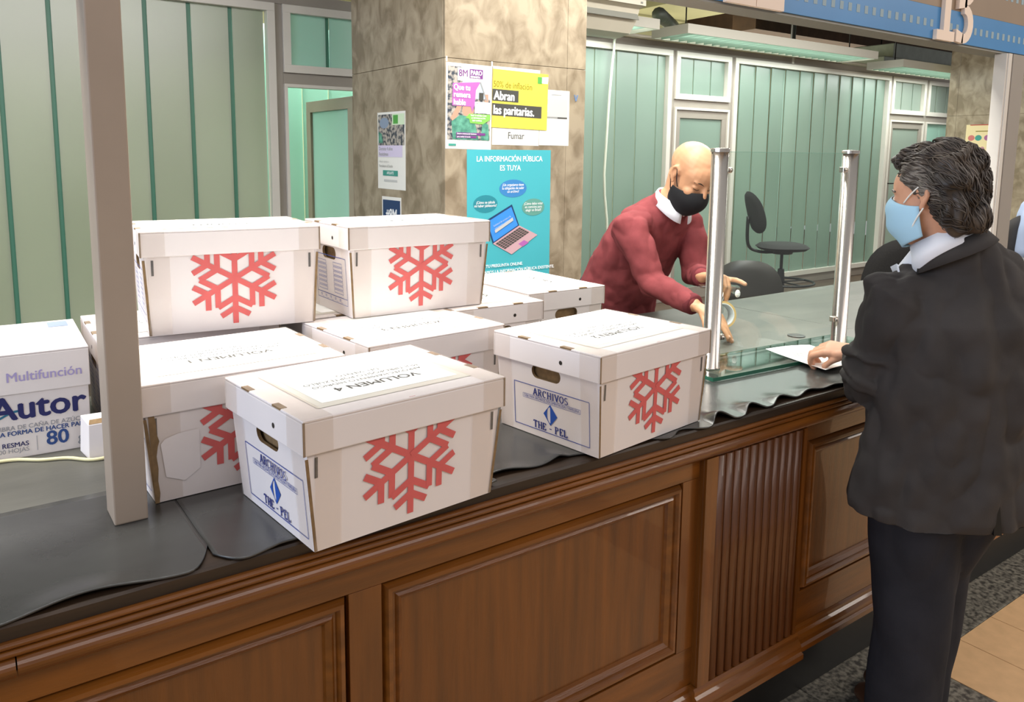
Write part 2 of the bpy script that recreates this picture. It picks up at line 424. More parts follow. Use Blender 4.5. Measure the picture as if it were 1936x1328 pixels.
rubber('black rubber mat lying beneath the snowflake box with the overhanging corner', 0.336, 0.905, 0.010, 0.34, 0.034, 3.4, left_round=0.05, flat=(0.47, 0.87))
rubber('black rubber mat with a torn curl between the two foremost snowflake boxes', 0.906, 1.36, 0.014, 0.15, 0.062, 1.2, flat=(1.13, 1.4))
rubber('black rubber mat with tightly rippled edge in front of the glass screen', 1.361, 2.62, 0.019, 0.125, 0.046, 0.2, flat=(1.3, 1.555))

# ------------------------------------------------------------------ posts and the overhead sign
MB().box(0.216, 0.274, 0.268, 0.348, ZC+0.004, ZC+1.113).build('steel_post', M_post, None, bevel=0.003)
tag(bpy.data.objects['steel_post'], 'square taupe steel post rising from the counter beside the carton of paper', 'post')
rp = thing('frame_post', 'white and grey frame post behind the man in the dark suit', 'post', (3.68, 0.34, ZC))
MB().box(3.690, 3.80, 0.285, 0.345, ZC+0.002, ZC+1.113).build('grey_upright', M_grey_frame, rp, bevel=0.002)
MB().box(3.64, 3.6895, 0.290, 0.338, ZC+0.002, ZC+1.113).build('white_upright', M_white_frame, rp, bevel=0.002)
MB().box(3.650, 3.680, 0.286, 0.2898, ZC+0.002, ZC+1.113).build('white_bead', M_white_frame, rp)

sign = thing('overhead_sign', 'long blue overhead band numbering the service windows', 'sign', (2.0, 0.34, ZC+1.11))
M_blue = mat('sign_blue', '#3c86c2', 0.4, var=0.1, vscale=3)
M_signbrown = mat('sign_brown', '#937e67', 0.5, var=0.1, vscale=3)
M_signgrey = mat('sign_edge_grey', '#8f8d84', 0.5)
M_num = mat('cream_numeral', '#f2ddca', 0.5)
M_dot = mat('sign_grey_dot', '#8fa6b0', 0.5)
MB().box(-0.6, 6.0, 0.312, 0.40, ZC+1.114, ZC+1.60).build('sign_beam', M_signgrey, sign)
MB().box(-0.6, 6.0, 0.305, 0.3115, ZC+1.122, ZC+1.238).build('blue_band', M_blue, sign)
MB().box(-0.6, 6.0, 0.305, 0.3115, ZC+1.2385, ZC+1.50).build('brown_band', M_signbrown, sign)
dm = MB().box(-0.010, 0.010, -0.0008, 0, -0.013, 0.013).mesh('sign_dot'); dm.materials.append(M_dot)
x = -0.4
while x < 4.8:
    if not (1.84 < x < 2.16 or 3.06 < x < 3.12 or 3.28 < x < 3.36):
        o = link('sign_dot', dm, M_dot, sign); o.location = (x-2.0, 0.305-0.34, 1.1765-1.11)
        o = link('sign_dot', dm, M_dot, sign); o.location = (x-2.0, 0.305-0.34, 1.335-1.11)
    x += 0.0485
def fy(y): return lambda u, t, w_: Vector((u, y+w_, t))
def digit(mb, ch, x, z, h, wd):
    F = fy(0.29); th = 0.042
    def S(pl): mb.prism(pl, 0.0, 0.0145, F)
    if ch == '1':
        S([(x, z), (x+wd, z), (x+wd, z+0.036), (x, z+0.036)])
        S([(x+wd*0.36, z+0.036), (x+wd*0.70, z+0.036), (x+wd*0.70, z+h), (x+wd*0.36, z+h)])
        S([(x+0.01, z+h-0.05), (x+wd*0.36, z+h-0.035), (x+wd*0.36, z+h), (x+0.01, z+h-0.02)])
    else:
        if ch == '3':
            cs = [(z+h*0.27, h*0.27, -100, 95), (z+h*0.76, h*0.24, -95, 120)]
        else:
            cs = [(z+h*0.72, h*0.28, -30, 165)]
            S([(x, z), (x+wd, z), (x+wd, z+0.036), (x, z+0.036)])
            S([(x, z+0.036), (x+0.05, z+0.036), (x+wd, z+h*0.58), (x+wd-0.04, z+h*0.60)])
        for cz, r, a0, a1 in cs:
            nn = 12; rx = wd*0.55; cxx = x+wd*0.42
            for i in range(nn):
                p = []
                for a, k_ in ((i, 1), (i+1, 1), (i+1, 0), (i, 0)):
                    an = math.radians(a0+(a1-a0)*a/nn)
                    e = 0 if k_ else th
                    p.append((cxx+(rx-e)*math.cos(an), cz+(r-e*0.85)*math.sin(an)))
                S(p)
        if ch == '3':
            S([(x, z+0.004), (x+wd*0.42, z), (x+wd*0.42, z+0.036), (x, z+0.05)])
            S([(x+wd*0.05, z+h*0.46), (x+wd*0.5, z+h*0.50), (x+wd*0.5, z+h*0.62), (x+wd*0.05, z+h*0.62)])
for ch, xx in (('1', 1.872), ('2', 2.006), ('1', 3.058), ('3', 3.203)):
    mb = MB(); digit(mb, ch, xx, ZC+1.119, 0.27, 0.131); o = mb.build('numeral_'+{'1': 'one', '2': 'two', '3': 'three'}[ch], M_num, sign, fix=True)

# ------------------------------------------------------------------ glass partition (back wall)
YW = 4.0
ZB = ZO-ZC+0.0          # partition foot, relative to the counter
wall = thing('wall_back', 'glazed office partition of frosted channel glass in grey profiles', 'wall', (5, YW, ZO), kind='structure')
def zb(x0, x1, z0, z1, m, name, parent=wall, y0=YW, y1=YW+0.06, bev=0.0015):
    return MB().box(x0, x1, y0, y1, z0+ZC, z1+ZC).build(name, m, parent, bevel=bev)
zb(-4.0, 12.5, 1.664, 1.735, M_grey_frame, 'header_rail', y0=YW-0.012)
zb(-4.0, 1.93, ZB+0.002, ZB+0.10, M_grey_frame, 'bottom_rail')
zb(2.72, 5.70, ZB+0.002, ZB+0.10, M_grey_frame, 'bottom_rail')
zb(6.50, 9.49, ZB+0.002, ZB+0.10, M_grey_frame, 'bottom_rail')
for a, b in ((1.879, 1.931), (2.70, 2.755), (5.662, 5.712), (6.502, 6.558), (9.458, 9.497), (10.298, 10.350), (11.14, 11.2)):
    zb(a, b, ZB+0.002, 1.6635, M_grey_frame, 'mullion', y0=YW-0.008)
for a, b in ((1.932, 2.699), (5.713, 6.501), (9.498, 10.297), (10.351, 11.139)):
    zb(a, b, 1.150, 1.222, M_grey_frame, 'transom', y0=YW-0.008)
def pane_window(name, label, x0, x1, z0, z1, joints, gm, jm, fw=0.052, twist=0.02):
    wn = thing(name, label, 'window', ((x0+x1)/2, YW, z0+ZC), kind='structure')
    for q in ((x0, x1, z1-fw, z1), (x0, x1, z0, z0+fw), (x0, x0+fw, z0+fw, z1-fw), (x1-fw, x1, z0+fw, z1-fw)):
        zb(*q, M_white_frame, 'window_frame', wn, YW-0.03, YW+0.03)
    ed = [x0+fw]+[j for j in joints if x0+fw+0.03 < j < x1-fw-0.03]+[x1-fw]
    for i, (a, b) in enumerate(zip(ed, ed[1:])):
        c = (a+b)/2; hw = (b-a)/2-(0.013 if jm is M_joint else 0.006)
        mb = MB(); tw = twist*math.sin(i*2.3+1)*0.3+twist
        dy = tw*hw
        z0a, z1a = z0+fw+ZC, z1-fw+ZC
        yy = YW+0.012
        mb.add([(c-hw, yy-dy, z0a), (c+hw, yy+dy, z0a), (c+hw, yy+dy, z1a), (c-hw, yy-dy, z1a), (c-hw, yy-dy+0.008, z0a), (c+hw, yy+dy+0.008, z0a), (c+hw, yy+dy+0.008, z1a), (c-hw, yy-dy+0.008, z1a)],
               [(0, 1, 2, 3), (5, 4, 7, 6), (0, 4, 5, 1), (3, 2, 6, 7), (0, 3, 7, 4), (1, 5, 6, 2)])
        mb.build('pane', gm, wn)
        if i: MB().box(a-0.018 if jm is M_joint else a-0.007, a+0.014 if jm is M_joint else a+0.007, yy+0.010, yy+0.022, z0a, z1a).build('joint_strip', jm, wn)
    return wn
M_joint2 = mat('grey_green_joint', '#92aa9d', 0.4)
J = [0.571+0.2565*i for i in range(-17, 6)]
pane_window('window_1', 'large frosted channel glass panel left of the marble column', -3.4, 1.878, ZB+0.10, 1.663, J, G_left, M_joint)
pane_window('window_2', 'frosted transom light above the left office doorway', 1.932, 2.699, 1.2225, 1.663, [2.26], G_teal, M_joint)
pane_window('window_3', 'teal channel glass panel just right of the marble column', 2.756, 5.661, ZB+0.10, 1.663, [2.9+0.26*i for i in range(12)], G_right, M_joint2)
pane_window('window_4', 'small transom light above the door behind the bald man', 5.713, 6.501, 1.2225, 1.663, [5.99, 6.24], G_right, M_joint2)
pane_window('window_5', 'wide teal channel glass panel behind the glass screen', 6.559, 9.457, ZB+0.10, 1.663, [6.675+0.2515*i for i in range(12)], G_right, M_joint2, twist=0.07)
pane_window('window_6', 'pale transom light above the half hidden door at right', 9.498, 10.297, 1.2225, 1.663, [9.78, 10.03], G_pale, M_joint2)
pane_window('window_7', 'pale transom light cut off by the far marble column', 10.351, 11.139, 1.2225, 1.663, [10.62, 10.88], G_pale, M_joint2)
M_handle = mat('dark_steel_handle', '#3a3836', 0.35, metal=0.8)
def door(name, label, x0, x1, gm, handle_right=True):
    d = thing(name, label, 'door', ((x0+x1)/2, YW, ZO), kind='structure')
    t = 1.149
    for q in ((x0, x1, t-0.022, t), (x0, x0+0.022, ZB+0.002, t-0.022), (x1-0.022, x1, ZB+0.002, t-0.022)):
        zb(*q, M_white_frame, 'door_frame', d, YW-0.03, YW+0.03)
    a, b, c = x0+0.023, x1-0.023, t-0.023
    for q in ((a, b, c-0.075, c), (a, b, ZB+0.004, ZB+0.12), (a, a+0.068, ZB+0.12, c-0.075), (b-0.068, b, ZB+0.12, c-0.075)):
        zb(*q, M_grey_frame, 'leaf_rail', d, YW-0.012, YW+0.028)
    zb(a+0.068, b-0.068, ZB+0.12, c-0.075, gm, 'pane', d, YW+0.004, YW+0.012, 0)
    hx = b-0.034 if handle_right else a+0.034
    MB().tube([(hx, YW-0.015, ZC+0.38), (hx, YW-0.05, ZC+0.38), (hx+(-0.1 if handle_right else 0.1), YW-0.052, ZC+0.38)], 0.008, 8).build('door_handle', M_handle, d, True)
    return d
door('door_1', 'frosted glass door behind the bald man', 5.713, 6.501, G_right)
door('door_2', 'frosted glass door behind the face of the man in the suit', 9.498, 10.297, G_pale, False)
wn = thing('window_8', 'bright teal fixed glass beside the far marble column', 'window', (10.7, YW, ZO), kind='structure')
for q in ((10.351, 11.139, 1.127, 1.149), (10.351, 10.373, ZB+0.002, 1.127), (11.117, 11.139, ZB+0.002, 1.127)):
    zb(*q, M_white_frame, 'window_frame', wn, YW-0.03, YW+0.03)
zb(10.373, 10.74, ZB+0.004, 1.127, G_teal, 'pane', wn, YW+0.004, YW+0.012, 0)
zb(10.75, 11.117, ZB+0.004, 1.127, G_teal, 'pane', wn, YW+0.004, YW+0.012, 0)
# open doorway on the left: white jambs, a short glazed passage behind and a door leaf standing open
dl = thing('door_3', 'open office doorway left of the marble column with teal glazed leaf', 'door', (2.3, YW, ZO), kind='structure')
for q in ((1.932, 2.699, 1.127, 1.149), (1.932, 1.954, ZB+0.002, 1.127), (2.677, 2.699, ZB+0.002, 1.127)):
    zb(*q, M_white_frame, 'door_frame', dl, YW-0.03, YW+0.03)
LX = 2.48
def yb(y0, y1, z0, z1, m, name, x0=LX, x1=LX+0.045):
    return MB().box(x0, x1, YW+y0, YW+y1, z0+ZC, z1+ZC).build(name, m, dl, bevel=0.001)
LT = 1.10
yb(0.10, 0.98, LT-0.085, LT, M_post, 'leaf_rail'); yb(0.10, 0.98, ZB+0.01, ZB+0.14, M_post, 'leaf_rail')
yb(0.10, 0.185, ZB+0.14, LT-0.085, M_post, 'leaf_stile'); yb(0.895, 0.98, ZB+0.14, LT-0.085, M_post, 'leaf_stile')
yb(0.185, 0.895, ZB+0.14, LT-0.085, G_teal, 'pane', LX+0.018, LX+0.026)
wp = thing('wall_passage', 'teal channel glass screen seen through the open office doorway', 'wall', (2.5, 5.35, ZO), kind='structure')
for i in range(9):
    a = 1.4+i*0.24
    MB().add([(a, 5.35, ZO+0.002), (a+0.2395, 5.37, ZO+0.002), (a+0.2395, 5.37, ZC+1.75), (a, 5.35, ZC+1.75), (a, 5.358, ZO+0.002), (a+0.2395, 5.378, ZO+0.002), (a+0.2395, 5.378, ZC+1.75), (a, 5.358, ZC+1.75)],
             [(0, 1, 2, 3), (5, 4, 7, 6), (0, 4, 5, 1), (3, 2, 6, 7), (0, 3, 7, 4), (1, 5, 6, 2)]).build('pane', G_teal, wp)

# back room, ceiling
struct('wall_far', MB().box(-5, 24, 8.6, 8.8, ZO, 4.8), mat('olive_wall', '#a8a27c', 0.9, var=0.1, vscale=0.7), 'dim olive far wall above the partition', 'wall')
struct('ceiling', MB().box(-5, 24, 0.6, 8.8, 4.62, 4.75), M_ceiling, 'dim brownish ceiling above the office', 'ceiling')
bm_ = thing('ceiling_beams', 'olive and brown ceiling beams above the office partition', 'beam', (9, 6, 4.2), kind='structure')
for x0, x1, z0, m in ((4.4, 5.6, 3.72, M_beam), (8.2, 9.4, 3.78, M_beam), (11.0, 12.0, 3.70, M_brown), (14.2, 15.4, 3.66, M_brown), (17.6, 19.0, 3.6, M_brown)):
    MB().box(x0, x1, 4.1, 8.59, z0, 4.615).build('cross_beam', m, bm_)
MB().box(9.5, 24, 6.0, 6.4, 3.52, 4.615).build('long_beam', M_brown, bm_)
MB().box(2.0, 9.4, 7.2, 7.5, 3.75, 4.615).build('long_beam', M_beam, bm_)
for i, (x, y) in enumerate(((7.2, 6.2), (9.8, 5.6))):
    tag(MB().tube([(x, y, 4.61), (x, y, 3.3)], 0.035, 10).build('ceiling_hanger', M_black_metal, None, True), ('dark rod dropping from the ceiling above the long luminaire', 'dark rod dropping from the ceiling near the sign band')[i], 'rod', 'ceiling hanger rods')

# ------------------------------------------------------------------ luminaires, air conditioner, conduits
M_lamp = mat('lamp_body_white', '#c9c5b8', 0.5)
M_tube = mat('lit_tube', '#f2fff6', 0.4, emit=7.0)
M_louvre = mat('louvre_grey_green', '#8fa79a', 0.35, metal=0.4)
def luminaire(label, x0, x1, y0, y1, z0, z1, power):
    L = thing('fluorescent_luminaire', label, 'ceiling light', ((x0+x1)/2, (y0+y1)/2, z1+ZC), group='fluorescent luminaires over the partition')
    t = 0.012
    mb = MB().box(x0, x1, y0, y1, z1-t+ZC, z1+ZC)
    mb.box(x0, x1, y0, y0+t, z0+ZC, z1-t+ZC).box(x0, x1, y1-t, y1, z0+ZC, z1-t+ZC).box(x0, x0+t, y0+t, y1-t, z0+ZC, z1-t+ZC).box(x1-t, x1, y0+t, y1-t, z0+ZC, z1-t+ZC)
    mb.build('housing', M_lamp, L)
    for yy in (y0+(y1-y0)*0.3, y0+(y1-y0)*0.7):
        MB().tube([(x0+0.05, yy, z0+0.05+ZC), (x1-0.05, yy, z0+0.05+ZC)], 0.013, 8).build('lamp_tube', M_tube, L, True)
    n = int((x1-x0)/0.11)
    for i in range(1, n):
        xx = x0+(x1-x0)*i/n
        MB().box(xx-0.002, xx+0.002, y0+t, y1-t, z0+0.001+ZC, z0+0.032+ZC).build('louvre', M_louvre, L)
    for xx in (x0+0.2, x1-0.2):
        MB().tube([(xx, (y0+y1)/2, z1+ZC), (xx, (y0+y1)/2, 4.612)], 0.006, 6).build('suspension_rod', M_black_metal, L, True)
    l = area('luminaire_light', ((x0+x1)/2, (y0+y1)/2, z0-0.01+ZC), (0, 0, 0), x1-x0-0.1, y1-y0-0.06, power, (0.93, 1.0, 0.95))
luminaire('long suspended fluorescent luminaire above the panels behind the glass screen', 5.16, 8.05, 3.36, 3.77, 1.70, 1.778, 34)
luminaire('short suspended fluorescent luminaire next to the air conditioner', 4.46, 4.89, 3.42, 3.80, 1.71, 1.79, 9)
luminaire('suspended fluorescent luminaire half hidden by the far marble column', 8.55, 10.6, 3.36, 3.77, 1.66, 1.74, 26)
ac = thing('air_conditioner', 'cream split air conditioner beside the top of the marble column', 'air conditioner', (4.2, 3.35, ZC+1.63))
pr = [(3.15, 1.86), (3.15, 1.80), (3.20, 1.79), (3.235, 1.70), (3.30, 1.62), (3.40, 1.60), (3.48, 1.60), (3.48, 1.86)]
MB().extrude_x([(y, z+ZC) for y, z in pr], 3.75, 4.44).build('casing', M_cream, ac, fix=True, bevel=0.004)
MB().extrude_x([(3.138, ZC+1.858), (3.138, ZC+1.803), (3.149, ZC+1.803), (3.149, ZC+1.858)], 3.75, 4.44).build('front_panel', M_cream, ac, fix=True)
MB().box(4.385, 4.405, 3.134, 3.1375, ZC+1.815, ZC+1.828).build('indicator', M_greyplastic, ac)
MB().obox((4.1, 3.2135, ZC+1.745), (0.66, 0.004, 0.08), Matrix.Rotation(math.radians(-21), 3, 'X')).build('air_outlet', M_greyplastic, ac)
tag(MB().tube([(4.93, 3.965, ZC+1.748), (7.4, 3.962, ZC+1.752), (10.25, 3.965, ZC+1.75)], 0.017, 10).build('conduit_pipe', M_cream, None, True), 'cream conduit pipe running along the top of the partition', 'pipe')
tag(MB().tube([Vector(p)+Vector((0, 0, ZC)) for p in ((4.90, 3.94, 1.735), (4.872, 3.93, 1.67), (4.872, 3.93, 1.60), (4.858, 3.93, 1.505), (4.831, 3.93, 1.212), (4.808, 3.93, 0.802), (4.793, 3.93, 0.526), (4.806, 3.93, 0.34), (4.839, 3.93, 0.128), (4.86, 3.92, -0.3), (4.86, 3.92, ZO-ZC+0.012))], 0.012, 8).build('hanging_cable', mat('white_cable', '#d5dac9', 0.5), None, True), 'white cable hanging down the panel behind the man in the red sweater', 'cable')
st = MB().box(7.43, 7.462, 3.94, 3.944, ZC+1.665, ZC+1.79); st.box(7.43, 7.60, 3.90, 3.944, ZC+1.79, ZC+1.80)
tag(st.build('cable_strap', M_lamp, None), 'small pale bracket hooked over the conduit above the wide glass panel', 'bracket')
M_duct = mat('galvanised_duct', '#8d938b', 0.45, metal=0.5, var=0.15, vscale=9)
dk = thing('air_duct', 'grey ducts stacked beyond the partition beside the far column', 'duct', (11.5, 5.0, 3.2))
MB().box(10.2, 13.5, 4.5, 5.1, 2.86, 3.06).build('lower_duct', M_duct, dk, bevel=0.01)
MB().box(10.6, 14.5, 4.6, 5.2, 3.07, 3.27).build('upper_duct', M_duct, dk, bevel=0.01)
for xx in (10.8, 12.4, 14.0): MB().tube([(xx, 4.9, 3.27), (xx, 4.9, 4.615)], 0.008, 6).build('hanger_rod', M_black_metal, dk, True)
tag(MB().tube([(5.9, 4.4, 3.12), (7.2, 5.4, 3.25), (8.6, 6.8, 3.42)], 0.07, 10).build('flexible_duct', M_duct, None, True), 'thin grey duct slanting away above the long luminaire', 'duct')

# ------------------------------------------------------------------ marble columns
def column(label, x0, x1, y0, y1, vj, hj):
    c = thing('marble_column', label, 'column', ((x0+x1)/2, (y0+y1)/2, ZO))
    t = 0.02
    MB().box(x0+t, x1-t, y0+t, y1-t, ZO, 4.61).build('core', M_marble_joint, c)
    zs = [ZO+0.002, ZC-0.05+0.0, ZC+hj, ZC+hj+1.1, 4.6]
    xs_ = [x0, x0+vj, x1]
    for a, b in zip(zs, zs[1:]):
        for q, r in zip(xs_, xs_[1:]):
            MB().box(q+0.001, r-0.001, y0, y0+t, a+0.001, b-0.001).build('marble_slab', M_marble, c, bevel=0.0015)
        for q, r in ((y0+t, y1-0.10), (y1-0.10, y1)):
            MB().box(x0, x0+t, q+0.001, r-0.001, a+0.001, b-0.001).build('marble_slab', M_marble, c, bevel=0.0015)
        MB().box(x1-t, x1, y0+t, y1, a+0.001, b-0.001).build('marble_slab', M_marble, c, bevel=0.0015)
        MB().box(x0+t, x1-t, y1-t, y1, a+0.001, b-0.001).build('marble_slab', M_marble, c, bevel=0.0015)
    return c
column('brown veined marble column covered with posters behind the boxes', 2.045, 2.95, 2.11, 3.16, 0.772, 1.15)
column('brown marble column with a pale poster behind the suited man', 9.16, 10.07, 2.11, 3.16, 0.772, 1.15)

# ------------------------------------------------------------------ archive boxes
M_card = mat('white_card', '#e4dcd9', 0.75, var=0.03, vscale=5, bump=0.03, bscale=18)
M_kraft = mat('brown_card_edge', '#8a6f4c', 0.9, var=0.3, vscale=60)
M_dark = mat('dark_hole', '#2a241d', 0.9)
M_red = mat('snowflake_red', '#d4625f', 0.7, var=0.08, vscale=30)
M_ink = mat('blue_ink', '#3a4fa0', 0.7)
M_navy = mat('navy_ink', '#26347e', 0.7)
M_paper = mat('white_paper', '#fbfaf6', 0.7)
M_txt = mat('grey_print', '#5a5852', 0.8)
M_border = mat('taped_border', '#dcd8cc', 0.35)
def tape_mat():
    m = bpy.data.materials.new('packing_tape'); m.use_nodes = True
    nt = m.node_tree; nt.nodes.clear()
    out = nt.nodes.new('ShaderNodeOutputMaterial'); mx = nt.nodes.new('ShaderNodeMixShader'); m2 = nt.nodes.new('ShaderNodeMixShader')
    tr = nt.nodes.new('ShaderNodeBsdfTransparent'); gl = nt.nodes.new('ShaderNodeBsdfGlossy'); d = nt.nodes.new('ShaderNodeBsdfDiffuse')
    tr.inputs[0].default_value = (0.98, 0.96, 0.94, 1); gl.inputs['Roughness'].default_value = 0.18; d.inputs[0].default_value = (0.80, 0.75, 0.70, 1)
    tc = nt.nodes.new('ShaderNodeTexCoord'); n = nt.nodes.new('ShaderNodeTexNoise'); n.inputs['Scale'].default_value = 30
    b = nt.nodes.new('ShaderNodeBump'); b.inputs['Strength'].default_value = 0.25; b.inputs['Distance'].default_value = 0.01
    nt.links.new(tc.outputs['Object'], n.inputs['Vector']); nt.links.new(n.outputs[0], b.inputs['Height']); nt.links.new(b.outputs[0], gl.inputs['Normal'])
    mx.inputs[0].default_value = 0.13; m2.inputs[0].default_value = 0.05
    nt.links.new(tr.outputs[0], mx.inputs[1]); nt.links.new(d.outputs[0], mx.inputs[2])
    nt.links.new(mx.outputs[0], m2.inputs[1]); nt.links.new(gl.outputs[0], m2.inputs[2]); nt.links.new(m2.outputs[0], out.inputs[0])
    return m
M_tape = tape_mat()

def snowflake(fn, cu, cv, r):
    mb = MB(); wd = 0.118*r; cnt = [0]
    nrm = (fn(1, 0)-fn(0, 0)).cross(fn(0, 0.1)-fn(0, 0)).normalized()
    def seg(p, q):
        cnt[0] += 1
        mb.poly([fn(cu+a.x, cv+a.y)+nrm*0.00004*cnt[0] for a in stroke_poly(p, q, wd)])
    for k_ in range(6):
        a = math.radians(90+60*k_); A = Vector((math.cos(a), math.sin(a)))
        Bv = Vector((math.cos(a+math.radians(60)), math.sin(a+math.radians(60)))); Dv = Vector((math.cos(a-math.radians(60)), math.sin(a-math.radians(60))))
        seg(Vector((0, 0)), A*r)
        for dv in (Bv, Dv):
            seg(A*0.65*r, A*0.65*r+dv*0.35*r)
            seg(A*0.42*r, A*0.42*r+dv*0.42*r)
    return mb

# slab serif lettering for the printed box sides, as strokes
def _arc(cx, cy, rx, ry, a0, a1, n=9):
    return [(cx+rx*math.cos(math.radians(a0+(a1-a0)*i/n)), cy+ry*math.sin(math.radians(a0+(a1-a0)*i/n))) for i in range(n+1)]
SL = {
 'A': ([[(0.08, 0), (0.36, 1)], [(0.36, 1), (0.64, 0)], [(0.2, 0.34), (0.54, 0.34)]], [(0.08, 0), (0.64, 0)]),
 'R': ([[(0.15, 0), (0.15, 1)], [(0.15, 0.95)]+_arc(0.38, 0.74, 0.2, 0.21, 90, -90)+[(0.15, 0.53)], [(0.36, 0.53), (0.62, 0.03)]], [(0.15, 0), (0.13, 1), (0.62, 0)]),
 'C': ([_arc(0.38, 0.5, 0.29, 0.46, 50, 310, 14), [(0.58, 0.98), (0.58, 0.72)]], []),
 'H': ([[(0.14, 0), (0.14, 1)], [(0.60, 0), (0.60, 1)], [(0.14, 0.5), (0.6, 0.5)]], [(0.14, 0), (0.14, 1), (0.6, 0), (0.6, 1)]),
 'I': ([[(0.2, 0), (0.2, 1)]], [(0.2, 0), (0.2, 1)]),
 'V': ([[(0.08, 1), (0.36, 0)], [(0.36, 0), (0.64, 1)]], [(0.08, 1), (0.64, 1)]),
 'O': ([_arc(0.37, 0.5, 0.29, 0.46, 0, 360, 18)], []),
 'S': ([_arc(0.33, 0.74, 0.21, 0.22, 30, 270, 9)+_arc(0.33, 0.27, 0.22, 0.24, 90, -150, 9)], []),
 'T': ([[(0.35, 0), (0.35, 1)], [(0.05, 0.96), (0.65, 0.96)], [(0.07, 0.96), (0.07, 0.78)], [(0.63, 0.96), (0.63, 0.78)]], [(0.35, 0)]),
 'E': ([[(0.14, 0), (0.14, 1)], [(0.06, 0.95), (0.6, 0.95)], [(0.06, 0.05), (0.6, 0.05)], [(0.14, 0.5), (0.46, 0.5)], [(0.58, 0.95), (0.58, 0.75)], [(0.58, 0.05), (0.58, 0.25)]], []),
 'P': ([[(0.15, 0), (0.15, 1)], [(0.15, 0.95)]+_arc(0.36, 0.73, 0.22, 0.22, 90, -90)+[(0.15, 0.51)]], [(0.15, 0), (0.13, 1)]),
 'L': ([[(0.14, 0), (0.14, 1)], [(0.06, 0.05), (0.58, 0.05)], [(0.57, 0.05), (0.57, 0.3)]], [(0.14, 1)]),
 '-': ([[(0.12, 0.42), (0.5, 0.42)]], []), ' ': ([], []),
}
SW = {'I': 0.4, 'E': 0.68, 'L': 0.66, 'S': 0.64, '-': 0.62, ' ': 0.3}
def slab_text(mb, s, fn, cu, cv, h, wd=0.17, sp=0.08, sx=1.0):
    tot = sum(SW.get(c, 0.74)+sp for c in s)*h*sx; kk = [0]
    nr = (fn(1, 0)-fn(0, 0)).cross(fn(0, 0.1)-fn(0, 0)).normalized()
    u = cu-tot/2
    for c in s:
        st, se = SL[c]
        for pl in st:
            for p, q in zip(pl, pl[1:]):
                a = Vector((p[0]*h*sx, p[1]*h)); b = Vector((q[0]*h*sx, q[1]*h))
                if (b-a).length < 1e-6: continue
                thick = wd*h*(1.0 if abs(b.y-a.y) > abs(b.x-a.x) else 0.6)
                kk[0] += 1; mb.poly([fn(u+t.x, cv+t.y)+nr*0.00002*kk[0] for t in stroke_poly(a, b, thick)])
        for p in se:
            a = Vector(((p[0]-0.14)*h*sx, (0.035 if p[1] == 0 else 0.965)*h)); b = Vector(((p[0]+0.14)*h*sx, a.y))
            kk[0] += 1; mb.poly([fn(u+t.x, cv+t.y)+nr*0.00002*kk[0] for t in stroke_poly(a, b, 0.08*h)])
        u += (SW.get(c, 0.74)+sp)*h*sx
    return mb
def frame_lines(mb, fn, u0, u1, v0, v1, t):
    for p, q in (((u0, v0), (u1, v0)), ((u0, v1), (u1, v1)), ((u0, v0), (u0, v1)), ((u1, v0), (u1, v1))):
        mb.poly([fn(a.x, a.y) for a in stroke_poly(p, q, t)])

